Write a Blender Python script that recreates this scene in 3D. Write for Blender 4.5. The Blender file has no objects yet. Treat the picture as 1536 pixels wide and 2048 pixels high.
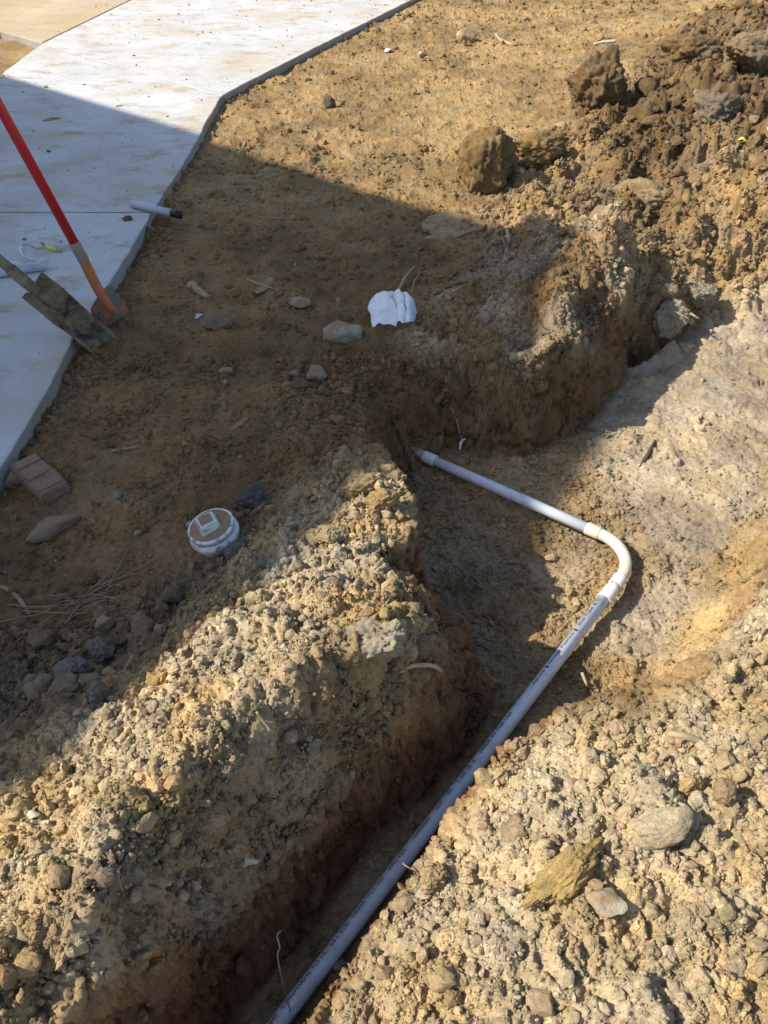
import bpy, bmesh, math, random, time
_T0 = time.time()
import numpy as np
from mathutils import Vector, Matrix

R = math.radians
rng = np.random.default_rng(11)
random.seed(5)
scene = bpy.context.scene
COL = scene.collection

# ------------------------------------------------------------------ camera
CAM_H, CAM_PITCH, FPX = 1.5, 43.5, 1538.0          # eye height, degrees below horizontal, focal length in photo pixels
cam_d = bpy.data.cameras.new('camera'); cam = bpy.data.objects.new('camera', cam_d); COL.objects.link(cam)
cam.location = (0, 0, CAM_H); cam.rotation_euler = (R(90 - CAM_PITCH), 0, 0)
cam_d.sensor_fit = 'VERTICAL'; cam_d.sensor_height = 24.0; cam_d.lens = 24.0 * FPX / 2048
cam_d.clip_start = 0.02; cam_d.clip_end = 500
scene.camera = cam

# ------------------------------------------------------------------ sky, sun, exposure
SUN_EL = 42.0
SHADOW_DIR = Vector((1.0, 0.15, 0)).normalized()     # the way shadows fall on the ground
w = bpy.data.worlds.new('World'); scene.world = w; w.use_nodes = True
nt = w.node_tree; nt.nodes.clear()
sky = nt.nodes.new('ShaderNodeTexSky'); sky.sky_type = 'NISHITA'; sky.sun_disc = False
sky.sun_elevation = R(SUN_EL)
sky.sun_rotation = math.atan2(-SHADOW_DIR.x, -SHADOW_DIR.y)
sky.air_density = 1.0; sky.dust_density = 1.0; sky.ozone_density = 1.0
bg = nt.nodes.new('ShaderNodeBackground'); bg.inputs['Strength'].default_value = 0.138
out = nt.nodes.new('ShaderNodeOutputWorld')
nt.links.new(sky.outputs[0], bg.inputs[0]); nt.links.new(bg.outputs[0], out.inputs[0])
sun_d = bpy.data.lights.new('sun', 'SUN'); sun_d.energy = 5.0; sun_d.angle = R(0.53); sun_d.color = (1.0, 0.93, 0.80)
sun = bpy.data.objects.new('sun', sun_d); COL.objects.link(sun)
sdir = Vector((SHADOW_DIR.x * math.cos(R(SUN_EL)), SHADOW_DIR.y * math.cos(R(SUN_EL)), -math.sin(R(SUN_EL))))
sun.rotation_euler = sdir.to_track_quat('-Z', 'Y').to_euler(); sun.location = (-6, 0, 8)
vs = scene.view_settings
vs.view_transform = 'Standard'; vs.look = 'None'; vs.gamma = 1.0; vs.exposure = 0.58; vs.use_curve_mapping = False
scene.cycles.max_bounces = 6; scene.cycles.diffuse_bounces = 3

# ------------------------------------------------------------------ small maths
_t = R(CAM_PITCH); _f = np.array([0, math.cos(_t), -math.sin(_t)]); _u = np.array([0, math.sin(_t), math.cos(_t)])
def ray(u, v):
    d = _f + (u - 768) / FPX * np.array([1.0, 0, 0]) - (v - 1024) / FPX * _u
    return d
def P(u, v, z):                                     # a measured point of the photograph at a known height
    d = ray(u, v); k = (z - CAM_H) / d[2]
    return np.array([0, 0, CAM_H]) + k * d
def at_y(u, v, y):
    d = ray(u, v); k = y / d[1]
    return np.array([0, 0, CAM_H]) + k * d

_perm = np.random.default_rng(3).permutation(256).astype(np.int64); _perm = np.concatenate([_perm, _perm])
_g3 = np.random.default_rng(4).normal(size=(256, 3)); _g3 /= np.linalg.norm(_g3, axis=1)[:, None]
_g3 = (_g3 * 1.6).astype(np.float32)
def noise3(x, y, z):
    x = np.asarray(x, np.float32); y = np.asarray(y, np.float32); z = np.broadcast_to(np.asarray(z, np.float32), x.shape)
    xi = np.floor(x).astype(np.int64); yi = np.floor(y).astype(np.int64); zi = np.floor(z).astype(np.int64)
    xf = x - xi; yf = y - yi; zf = z - zi
    X = xi & 255; Y = yi & 255; Z = zi & 255
    fu = xf * xf * xf * (xf * (xf * 6 - 15) + 10); fv = yf * yf * yf * (yf * (yf * 6 - 15) + 10); fw = zf * zf * zf * (zf * (zf * 6 - 15) + 10)
    r = 0
    for dx in (0, 1):
        wx = fu if dx else 1 - fu
        for dy in (0, 1):
            wy = fv if dy else 1 - fv
            a = _perm[_perm[(X + dx) & 255] + ((Y + dy) & 255)]
            for dz in (0, 1):
                wz = fw if dz else 1 - fw
                g = _g3[_perm[a + ((Z + dz) & 255)]]
                r = r + wx * wy * wz * (g[..., 0] * (xf - dx) + g[..., 1] * (yf - dy) + g[..., 2] * (zf - dz))
    return r
_g2 = np.random.default_rng(6).normal(size=(256, 2)); _g2 /= np.linalg.norm(_g2, axis=1)[:, None]; _g2 = (_g2 * 1.5).astype(np.float32)
_pm = _perm.astype(np.int32)
def noise2(x, y, sd):
    x = np.asarray(x, np.float32) + np.float32(sd * 13.37); y = np.asarray(y, np.float32) - np.float32(sd * 7.91)
    xi = np.floor(x); yi = np.floor(y); xf = x - xi; yf = y - yi
    Xa = xi.astype(np.int32) & 255; Ya = yi.astype(np.int32) & 255; Xb = (Xa + 1) & 255; Yb = (Ya + 1) & 255
    fu = xf * xf * xf * (xf * (xf * 6 - 15) + 10); fv = yf * yf * yf * (yf * (yf * 6 - 15) + 10)
    pa = _pm[Xa]; pb = _pm[Xb]
    def g(p, Yi, dx, dy):
        q = _g2[_pm[p + Yi]]; return q[..., 0] * dx + q[..., 1] * dy
    n0 = g(pa, Ya, xf, yf); n1 = g(pb, Ya, xf - 1, yf); n2 = g(pa, Yb, xf, yf - 1); n3 = g(pb, Yb, xf - 1, yf - 1)
    a = n0 + (n1 - n0) * fu; b = n2 + (n3 - n2) * fu
    return a + (b - a) * fv
def fbm2(x, y, sd, octv=3, gain=0.5):
    r = 0; a = 1.0
    for i in range(octv): r = r + a * noise2(x * 2 ** i, y * 2 ** i, sd + i); a *= gain
    return r
def fbm(x, y, z, octv=3, gain=0.5):
    r = 0; a = 1.0
    for i in range(octv):
        r = r + a * noise3(x * 2 ** i + 17.3 * i, y * 2 ** i + 5.1 * i, np.asarray(z) * 2 ** i + 9.7 * i); a *= gain
    return r
def sstep(t):
    t = np.clip(t, 0, 1); return t * t * (3 - 2 * t)

# ------------------------------------------------------------------ materials
MATS = {}
def mat(name):
    m = bpy.data.materials.new(name); m.use_nodes = True
    n = m.node_tree; b = n.nodes['Principled BSDF']
    MATS[name] = m
    return m, n, b
def nd(n, typ, **kw):
    x = n.nodes.new(typ)
    for k, v in kw.items():
        if k in x.inputs.keys() if isinstance(k, str) else False: x.inputs[k].default_value = v
        else: setattr(x, k, v)
    return x
def tex_noise(n, vec, scale, detail=4, rough=0.6, dist=0.0):
    t = n.nodes.new('ShaderNodeTexNoise'); t.inputs['Scale'].default_value = scale
    t.inputs['Detail'].default_value = detail; t.inputs['Roughness'].default_value = rough; t.inputs['Distortion'].default_value = dist
    if vec is not None: n.links.new(vec, t.inputs['Vector'])
    return t
def ramp(n, fac, stops):
    r = n.nodes.new('ShaderNodeValToRGB'); e = r.color_ramp.elements
    while len(e) < len(stops): e.new(0.5)
    for i, (p, c) in enumerate(stops):
        e[i].position = p; e[i].color = (c[0], c[1], c[2], 1) if hasattr(c, '__len__') else (c, c, c, 1)
    n.links.new(fac, r.inputs['Fac']); return r
def mixc(n, mode, fac, a, b):
    m = n.nodes.new('ShaderNodeMix'); m.data_type = 'RGBA'; m.blend_type = mode
    for i, val in ((0, fac), (6, a), (7, b)):
        s = m.inputs[i]
        if hasattr(val, 'is_output'): n.links.new(val, s)
        elif i == 0: s.default_value = val
        elif hasattr(val, '__len__'): s.default_value = (val[0], val[1], val[2], 1)
        else: s.default_value = (val, val, val, 1)
    return m.outputs[2]
def bump(n, b, h, strength, dist, prev=None):
    k = n.nodes.new('ShaderNodeBump'); k.inputs['Strength'].default_value = strength; k.inputs['Distance'].default_value = dist
    n.links.new(h, k.inputs['Height'])
    if prev is not None: n.links.new(prev, k.inputs['Normal'])
    if b is not None: n.links.new(k.outputs[0], b.inputs['Normal'])
    return k.outputs[0]

def soil_material(name, source):
    m, n, b = mat(name)
    geo = n.nodes.new('ShaderNodeNewGeometry'); pos = geo.outputs['Position']
    if source == 'ground':
        a = n.nodes.new('ShaderNodeAttribute'); a.attribute_name = 'soil'; col = a.outputs['Color']
    elif source == 'instance':
        a = n.nodes.new('ShaderNodeAttribute'); a.attribute_name = 'soil'; a.attribute_type = 'INSTANCER'; col = a.outputs['Color']
    else:
        a = n.nodes.new('ShaderNodeObjectInfo'); col = a.outputs['Color']
    n1 = tex_noise(n, pos, 9, 5, 0.65); r1 = ramp(n, n1.outputs[0], [(0.25, 0.72), (0.5, 1.0), (0.78, 1.25)])
    n2 = tex_noise(n, pos, 70, 4, 0.7); r2 = ramp(n, n2.outputs[0], [(0.2, 0.62), (0.5, 1.0), (0.8, 1.32)])
    n3 = tex_noise(n, pos, 300, 2, 0.7); r3 = ramp(n, n3.outputs[0], [(0.25, 0.7), (0.5, 1.0), (0.75, 1.25)])
    c = mixc(n, 'MULTIPLY', 1.0, col, r1.outputs[0]); c = mixc(n, 'MULTIPLY', 1.0, c, r2.outputs[0]); c = mixc(n, 'MULTIPLY', 0.8, c, r3.outputs[0])
    # warm / grey drift between patches
    n4 = tex_noise(n, pos, 5, 3, 0.6); r4 = ramp(n, n4.outputs[0], [(0.3, (1.06, 0.99, 0.86)), (0.7, (0.95, 1.0, 1.10))])
    c = mixc(n, 'MULTIPLY', 1.0, c, r4.outputs[0])
    if source == 'ground':                          # tiny pale grit lying in the soil
        v = n.nodes.new('ShaderNodeTexVoronoi'); v.inputs['Scale'].default_value = 85; n.links.new(pos, v.inputs['Vector'])
        lt = ramp(n, v.outputs['Distance'], [(0.10, 1.0), (0.16, 0.0)])
        sel = ramp(n, tex_noise(n, pos, 60, 1, 0.5).outputs[0], [(0.62, 0.0), (0.66, 1.0)])
        f = mixc(n, 'MULTIPLY', 1.0, lt.outputs[0], sel.outputs[0])
        c = mixc(n, 'MIX', f, c, (0.40, 0.34, 0.25))
    n.links.new(c, b.inputs['Base Color'])
    b.inputs['Roughness'].default_value = 0.97; b.inputs['Specular IOR Level'].default_value = 0.12
    h1 = tex_noise(n, pos, 130, 5, 0.75); h2 = tex_noise(n, pos, 420, 3, 0.8)
    k0 = bump(n, None, tex_noise(n, pos, 55, 4, 0.7).outputs[0], 0.55, 0.012)
    k = bump(n, None, h1.outputs[0], 0.9, 0.007, k0)
    bump(n, b, h2.outputs[0], 0.6, 0.0025, k)
    return m
M_GROUND = soil_material('soil', 'ground')
M_CRUMB = soil_material('soil_crumb', 'instance')
M_CLOD = soil_material('soil_clod', 'object')

def stone_material():
    m, n, b = mat('stone')
    pos = n.nodes.new('ShaderNodeNewGeometry').outputs['Position']
    col = n.nodes.new('ShaderNodeObjectInfo').outputs['Color']
    r1 = ramp(n, tex_noise(n, pos, 40, 5, 0.65).outputs[0], [(0.3, 0.7), (0.55, 1.0), (0.8, 1.3)])
    c = mixc(n, 'MULTIPLY', 1.0, col, r1.outputs[0])
    d = ramp(n, tex_noise(n, pos, 22, 4, 0.6).outputs[0], [(0.36, 0.0), (0.58, 0.85)])
    c = mixc(n, 'MIX', d.outputs[0], c, (0.30, 0.20, 0.105))
    n.links.new(c, b.inputs['Base Color']); b.inputs['Roughness'].default_value = 0.95; b.inputs['Specular IOR Level'].default_value = 0.25
    kk_ = bump(n, None, tex_noise(n, pos, 60, 4, 0.7).outputs[0], 0.6, 0.01)
    bump(n, b, tex_noise(n, pos, 200, 5, 0.75).outputs[0], 0.8, 0.005, kk_)
    return m
M_STONE = stone_material()

def plain(name, color, rough=0.6, var=0.25, scale=60, bump_s=0.2, bump_d=0.001, spec=0.4, dirt=None, dirt_amt=(0.55, 0.7), dscale=18, stretch=None):
    m, n, b = mat(name)
    tc = n.nodes.new('ShaderNodeTexCoord'); pos = tc.outputs['Object']
    if stretch:
        mp = n.nodes.new('ShaderNodeMapping'); mp.inputs['Scale'].default_value = stretch; n.links.new(pos, mp.inputs['Vector']); pos = mp.outputs[0]
    r1 = ramp(n, tex_noise(n, pos, scale, 5, 0.65).outputs[0], [(0.25, 1 - var), (0.5, 1.0), (0.8, 1 + var)])
    c = mixc(n, 'MULTIPLY', 1.0, color, r1.outputs[0])
    if dirt:
        d = ramp(n, tex_noise(n, tc.outputs['Object'], dscale, 5, 0.7, 0.4).outputs[0], [(dirt_amt[0], 0.0), (dirt_amt[1], 1.0)])
        c = mixc(n, 'MIX', d.outputs[0], c, dirt)
    n.links.new(c, b.inputs['Base Color']); b.inputs['Roughness'].default_value = rough; b.inputs['Specular IOR Level'].default_value = spec
    bump(n, b, tex_noise(n, pos, scale * 2.5, 4, 0.7).outputs[0], bump_s, bump_d)
    return m

# ------------------------------------------------------------------ mesh helpers
def mesh_obj(name, verts, faces, material, parent=None, smooth=True):
    me = bpy.data.meshes.new(name); me.from_pydata([tuple(v) for v in verts], [], faces); me.update()
    if smooth: me.polygons.foreach_set('use_smooth', [True] * len(me.polygons))
    if material: me.materials.append(material)
    o = bpy.data.objects.new(name, me); COL.objects.link(o)
    if parent: o.parent = parent
    return o
def bm_obj(name, bm, material, parent=None, smooth=False):
    me = bpy.data.meshes.new(name); bm.to_mesh(me); bm.free()
    if smooth: me.polygons.foreach_set('use_smooth', [True] * len(me.polygons))
    if material: me.materials.append(material)
    o = bpy.data.objects.new(name, me); COL.objects.link(o)
    if parent: o.parent = parent
    return o
def tag(o, label=None, cat=None, group=None, kind=None):
    if label: o['label'] = label
    if cat: o['category'] = cat
    if group: o['group'] = group
    if kind: o['kind'] = kind
    return o
def empty(name, loc=(0, 0, 0)):
    o = bpy.data.objects.new(name, None); o.location = loc; o.empty_display_size = 0.05; COL.objects.link(o); return o
def frames(pts):
    pts = [Vector(p) for p in pts]; T = []
    for i in range(len(pts)):
        a = pts[max(i - 1, 0)]; b = pts[min(i + 1, len(pts) - 1)]; T.append((b - a).normalized())
    ref = Vector((0, 0, 1)) if abs(T[0].z) < 0.9 else Vector((1, 0, 0))
    n = (ref - T[0] * ref.dot(T[0])).normalized(); out = []
    for t in T:
        n = (n - t * n.dot(t)).normalized(); out.append((t, n, t.cross(n)))
    return pts, out
def tube_data(pts, radii, seg=8, cap=True, flat=1.0, wob=0.0):
    pts, fr = frames(pts)
    if not hasattr(radii, '__len__'): radii = [radii] * len(pts)
    V, Fc = [], []
    for i, (p, (t, n, b)) in enumerate(zip(pts, fr)):
        for k in range(seg):
            a = 2 * math.pi * k / seg; rr = radii[i] * (1 + wob * random.uniform(-1, 1))
            V.append(p + n * (math.cos(a) * rr * flat) + b * (math.sin(a) * rr))
    for i in range(len(pts) - 1):
        for k in range(seg):
            Fc.append((i * seg + k, i * seg + (k + 1) % seg, (i + 1) * seg + (k + 1) % seg, (i + 1) * seg + k))
    if cap:
        Fc.append(tuple(range(seg - 1, -1, -1))); o = (len(pts) - 1) * seg; Fc.append(tuple(o + k for k in range(seg)))
    return V, Fc
def tube(name, pts, radii, material, parent=None, **kw):
    V, Fc = tube_data(pts, radii, **kw); return mesh_obj(name, V, Fc, material, parent)
def merge(parts):
    V, Fc = [], []
    for v, f in parts:
        o = len(V); V += list(v); Fc += [tuple(i + o for i in q) for q in f]
    return V, Fc
def smooth_path(pts, n=6):
    pts = [Vector(p) for p in pts]; out = []
    for i in range(len(pts) - 1):
        p0 = pts[max(i - 1, 0)]; p1 = pts[i]; p2 = pts[i + 1]; p3 = pts[min(i + 2, len(pts) - 1)]
        for k in range(n):
            t = k / n
            out.append(0.5 * ((2 * p1) + (p2 - p0) * t + (2 * p0 - 5 * p1 + 4 * p2 - p3) * t * t + (3 * p1 - p0 - 3 * p2 + p3) * t ** 3))
    out.append(pts[-1]); return out

# ================================================================== TERRAIN
# pipe run in plan (measured), used for the trench too
A0 = Vector(P(838, 908, -0.275)); A1 = Vector(P(1180, 1059, -0.268)); B0 = Vector(P(1217, 1187, -0.268)); B1 = Vector(P(556, 2048, -0.285))
bdir = (B1 - B0); bdir.z = 0; bdir.normalize()                  # towards the camera
nL = Vector((-0.78, 0.63, 0)); nL = (nL - bdir * nL.dot(bdir)).normalized()
def off(p, d, z=0): q = Vector(p) + nL * d; return (q.x, q.y, z)
def alongB(s): return B0 + bdir * s                             # s metres down the trench from the elbow

U_PTS = [
 # compact ground
 (-1.15,1.2,.01),(-1.15,1.7,.008),(-1.1,2.3,.008),(-1.1,3.0,.01),(-1.1,3.6,.012),(-1.1,4.6,.015),(-1.1,5.4,.02),(-.6,6.6,.02),(.2,8.3,.03),(-2,3,0),(-2,6,0),(-4,5,0),(-3,8,.02),(-4,10,0),(0,12,0),(4,12,0),(6,8,.05),(8,4,0),(8,0,0),(5,-4,0),(0,-5,0),(-5,-4,0),(-7,2,0),
 (-.65,1.75,0),(-.7,2.2,.01),(-.4,2.1,.015),(-.55,2.8,.0),(-.25,2.6,.02),(-.5,3.4,0),(-.4,4.2,0),(0,3.0,.03),(0,3.6,.0),(.4,3.3,.03),(.5,3.9,0),(-.3,5,0),(.4,4.8,0),(0,6,0),(.8,6,0),(.9,5,.02),(.9,7.2,.02),(2.2,8,.05),
 # ground left of the near heap
 (-.9,1.0,.015),(-.62,1.08,.02),(-.48,1.42,.02),(-.28,1.7,.03),(-1.2,.6,.04),(-.95,.72,.05),(-.9,.3,.07),
 # near heap left of the trench
 (-.78,.55,.15),(-.9,-.2,.18),(-.55,.85,.135),(-.34,1.05,.155),(-.40,1.2,.08),(-.2,1.38,.09),(-.12,1.1,.185),(-.07,1.24,.13),(-.10,1.5,.10),(-.03,1.42,.095),(-.03,1.57,.09),(-.08,1.72,.08),(-.2,1.85,.045),
 # rim of the pit, left and back
 (-.14,1.95,.03),(-.16,2.15,.02),(-.08,2.36,.02),(.12,2.55,.02),(.3,2.5,.02),(.47,2.4,.0),
 # mound behind the pit
 (.6,3.3,.07),(.3,3.0,.05),
 # spoil bank beyond
 (1.25,3.2,-.08),(1.4,3.5,-.02),(1.15,3.5,.03),(1.5,3.9,.10),(1.1,3.9,.06),(1.3,4.4,.14),(1.8,4.3,.20),(1.8,5.2,.20),(1.4,5.4,.08),(2.3,5.2,.30),(2.3,4.2,.26),(2.6,6.4,.28),(2.9,3.6,.2),(3.4,5,.25),(2.0,6.6,.08),(3.2,7.5,.15),
 # heap right of the trench
 (.17,.58,.0),(.29,.74,.01),(.42,.87,.01),(.55,.95,.0),(.3,.6,.07),(.5,.75,.08),(.15,.35,.04),(.4,.35,.08),(.7,.5,.09),(.75,.85,.06),(.95,1.0,.04),(1.15,1.15,.06),(.05,.1,.05),(1.0,.4,.10),(1.4,1.4,.08),(1.7,1.75,.08),(2.3,2.2,.1),(1.6,.8,.08),(.5,-.3,.08),(2.8,2.9,.12),
]
for u, v, z in ((1180,462,.21),(1110,470,.18),(1040,500,.13),(1235,510,.17),(1270,590,.03),(1288,650,-.11),(1225,640,.01),(1140,570,.19),(1060,570,.15),(960,610,.10),(1000,680,.075),(1090,680,.08),(1170,690,-.03),(880,640,.05),(1310,570,-.06),(1300,500,.03),
                (800,1290,.20),(720,1335,.225),(640,1380,.25),(545,1415,.265),(450,1455,.27),(370,1530,.27),(300,1605,.27),(240,1680,.265),(190,1755,.26),(120,1830,.26),(50,1905,.255),(-40,2010,.25),(650,1270,.205),(500,1340,.21),(360,1440,.21),(230,1570,.205),(120,1690,.20),(0,1800,.20)):
    q = P(u, v, z); U_PTS.append((q[0], q[1], z))
for s, z in ((.95, .01), (1.05, .0), (1.2, .0), (1.4, .0), (1.8, 0)):
    U_PTS.append(off(alongB(s), .142, z - .02))
for s in (.75, .9, 1.05, 1.2, 1.4, 1.8): U_PTS.append(off(alongB(s), -.135, -.035))
F_PTS = [(0,2.2,-.31),(.15,2.2,-.31),(.4,2.0,-.315),(.7,1.8,-.325),(.3,1.7,-.33),(.15,1.45,-.33),(.5,1.5,-.33),(.75,1.5,-.335),(.9,1.6,-.31),(1.1,1.9,-.29),(.9,2.2,-.30),(1.3,2.4,-.27),(1.1,2.8,-.29),(1.5,3.0,-.25),(1.9,2.9,-.24),(2.4,3.2,-.2),(1.5,2.1,-.26),(.6,2.15,-.30),(.35,1.25,-.32)]
for s in (.2, .5, .9, 1.3, 1.8, 2.6): q = alongB(s); F_PTS.append((q.x, q.y, -.315))
RIM = [  # plan outline of everything dug out: x, y, width of the wall there
 tuple(off(alongB(2.4), -.12)[:2]) + (.045,), (-.015,.51,.045), (.098,.668,.045), (.188,.778,.05), (.285,.868,.055), (.395,.935,.07), (.52,.965,.09), (.65,1.0,.16), (.86,1.08,.22), (1.06,1.27,.24), (1.34,1.6,.26), (1.65,1.95,.27), (2.2,2.5,.3),
 (2.6,3.2,.35), (2.3,3.7,.6), (1.75,3.65,.6), (1.42,3.35,.4), (1.24,3.06,.16), (1.12,2.95,.10), (1.0,2.86,.10), (.90,2.72,.12), (.79,2.56,.13), (.66,2.41,.13), (.50,2.29,.11), (.38,2.33,.12), (.22,2.43,.24), (.05,2.36,.25), (-.05,2.24,.22), (-.09,2.06,.15), (-.06,1.88,.11), (.02,1.68,.10), (.07,1.55,.10), (.07,1.43,.09), (-.05,1.31,.12), (.03,1.23,.24), (.055,1.16,.35), (.075,1.08,.33), (.08,1.01,.23)]
for s in (.88, 1.1, 1.3, 2.4): RIM.append(tuple(off(alongB(s), .138)[:2]) + (.075,))

CX0, CX1, CY0, CY1, CS = -3.0, 4.2, -1.6, 9.0, 0.015
cxs = np.arange(CX0, CX1, CS); cys = np.arange(CY0, CY1, CS)
def rbf(pts, step):
    p = np.array(pts, float); xy = p[:, :2]; d = np.linalg.norm(xy[:, None] - xy[None], axis=2)
    K = np.sqrt(d ** 2 + 0.03 ** 2); n = len(p)
    A = np.zeros((n + 1, n + 1)); A[:n, :n] = -K - np.eye(n) * 0.002; A[:n, n] = 1; A[n, :n] = 1
    c = np.linalg.solve(A, np.append(p[:, 2], 0))
    gx, gy = np.meshgrid(cxs[::step], cys[::step])
    o = np.full(gx.shape, c[-1])
    for (x, y), k in zip(xy, c[:-1]): o -= k * np.sqrt((gx - x) ** 2 + (gy - y) ** 2 + 0.03 ** 2)
    return o
def bil(arr, x, y, step=1):
    s = CS * step
    fx = np.clip((x - CX0) / s, 0, arr.shape[1] - 1.001); fy = np.clip((y - CY0) / s, 0, arr.shape[0] - 1.001)
    i = fx.astype(np.int64); j = fy.astype(np.int64); a = fx - i; b = fy - j
    return (arr[j, i] * (1 - a) + arr[j, i + 1] * a) * (1 - b) + (arr[j + 1, i] * (1 - a) + arr[j + 1, i + 1] * a) * b
U_ARR = rbf(U_PTS, 2); F_ARR = rbf(F_PTS, 2)
def poly_sdf(poly, gx, gy):
    best = np.full(gx.shape, 1e9); wid = np.zeros(gx.shape); ins = np.zeros(gx.shape, bool); n = len(poly)
    for i in range(n):
        a = poly[i]; b = poly[(i + 1) % n]
        ex, ey = b[0] - a[0], b[1] - a[1]; L = ex * ex + ey * ey
        t = np.clip(((gx - a[0]) * ex + (gy - a[1]) * ey) / L, 0, 1)
        d = np.hypot(gx - a[0] - t * ex, gy - a[1] - t * ey)
        wv = a[2] + (b[2] - a[2]) * t if len(a) > 2 else 0
        m = d < best; best = np.where(m, d, best); wid = np.where(m, wv, wid)
        c = ((a[1] > gy) != (b[1] > gy)) & (gx < ex * (gy - a[1]) / (ey if abs(ey) > 1e-12 else 1e-12) + a[0])
        ins ^= c
    return np.where(ins, best, -best), wid
gx_, gy_ = np.meshgrid(cxs, cys)
SD_ARR, WD_ARR = poly_sdf(RIM, gx_, gy_)
def box_blur(a, k):
    for ax in (0, 1):
        p = np.pad(a, [(k, k) if i == ax else (0, 0) for i in (0, 1)], mode='edge'); c = np.cumsum(p, axis=ax)
        c = np.insert(c, 0, 0, axis=ax)
        a = (np.take(c, range(2 * k + 1, c.shape[ax]), axis=ax) - np.take(c, range(0, c.shape[ax] - 2 * k - 1), axis=ax)) / (2 * k + 1)
    return a
WD_ARR = box_blur(WD_ARR, 5)

# soft zone masks: photo-measured outlines turned into plan polygons
def zone(px, z, soft):
    poly = [tuple(P(u, v, z)[:2]) for u, v in px]
    d, _ = poly_sdf(poly, gx_[::2, ::2], gy_[::2, ::2])
    return sstep(0.5 + d / (2 * soft))
Z_LEFT = zone([(-400,1850),(-200,1600),(0,1480),(180,1400),(330,1250),(430,1110),(560,1000),(700,900),(800,940),(860,1060),(800,1140),(880,1200),(1010,1310),(960,1420),(800,1500),(640,1600),(500,1780),(300,2060),(0,2400),(-500,2400)], .1, .10)
Z_RIGHT = zone([(560,2200),(740,1850),(930,1570),(1100,1430),(1200,1400),(1260,1440),(1330,1400),(1400,1330),(1460,1200),(1600,1100),(2000,1000),(2200,2300)], .03, .06)
Z_FAR = zone([(1000,520),(980,420),(1040,330),(1130,260),(1250,170),(1400,60),(1560,-20),(2100,-20),(2100,470),(1536,530),(1400,565),(1320,610),(1275,590)], .05, .15)
Z_MOUND = zone([(800,640),(930,560),(1010,460),(1150,430),(1260,500),(1300,660),(1150,720),(1000,740),(860,690)], .08, .08)
Z_EDGE = zone([(560,720),(680,690),(900,640),(880,700),(740,770),(720,880),(780,960),(700,960),(560,900)], .02, .08)
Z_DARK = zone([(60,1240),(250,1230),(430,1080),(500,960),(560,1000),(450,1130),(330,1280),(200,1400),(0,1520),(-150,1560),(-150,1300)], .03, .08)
Z_SLABEDGE = zone([(-40,900),(140,690),(250,500),(330,380),(420,210),(520,170),(430,260),(360,400),(310,540),(260,660),(200,760),(120,860),(40,960),(-80,1080)], .0, .10)
Z_SMOOTH = zone([(1250,620),(1420,640),(1600,600),(1700,800),(1560,960),(1440,1100),(1330,1290),(1250,1260),(1330,1100),(1180,880)], -.27, .15)
Z_OCHRE = zone([(1220,1400),(1290,1350),(1380,1250),(1440,1080),(1536,960),(1560,1100),(1480,1180),(1420,1300),(1360,1420),(1290,1470)], -.1, .06)
Z_DAMP = zone([(1130,250),(1250,190),(1290,110),(1400,40),(1560,10),(1800,60),(1700,260),(1540,350),(1420,300),(1340,390),(1230,350),(1180,290)], .12, .18)
def zn(a, x, y): return bil(a, x, y, 2)

HOLE = (99.0, 99.0)
def baseH(x, y):
    U = bil(U_ARR, x, y, 2); Fl = bil(F_ARR, x, y, 2)
    sd = bil(SD_ARR, x, y); wd = np.maximum(bil(WD_ARR, x, y), .03)
    n = noise2(x * 6, y * 6, 3.1) * .022 + noise2(x * 14, y * 14, 7.7) * .005
    sd = sd + n * np.clip(wd / .1, .6, 1.6)
    t = np.clip(sd / wd, 0, 1)
    S = np.clip(t * 1.05, 0, 1); S = S * S * (3 - 2 * S)
    S = np.where(wd < .2, np.clip(1.15 * S, 0, 1), S)
    far = np.clip(np.hypot(x, y - 3) / 9 - .5, 0, 1)
    # a dark burrow under the end of the mound
    hx, hy = HOLE
    hole = sstep(1.35 * np.exp(-(((x - hx) * .8 + (y - hy) * .6) / .085) ** 2 - ((-(x - hx) * .6 + (y - hy) * .8) / .06) ** 2) - .15)
    H = U * (1 - S) + Fl * S
    H = H * (1 - hole) - .56 * hole
    return H * (1 - far), S, t
def rough(x, y):
    return np.clip(.12 + .9 * zn(Z_LEFT, x, y) + .9 * zn(Z_RIGHT, x, y) + .9 * zn(Z_FAR, x, y) + .6 * zn(Z_MOUND, x, y) + .4 * zn(Z_EDGE, x, y) + .6 * zn(Z_DARK, x, y) + .25 * zn(Z_SLABEDGE, x, y) - .10 * zn(Z_SMOOTH, x, y), 0, 1) * (1 - .7 * zn(Z_OCHRE, x, y))
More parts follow.
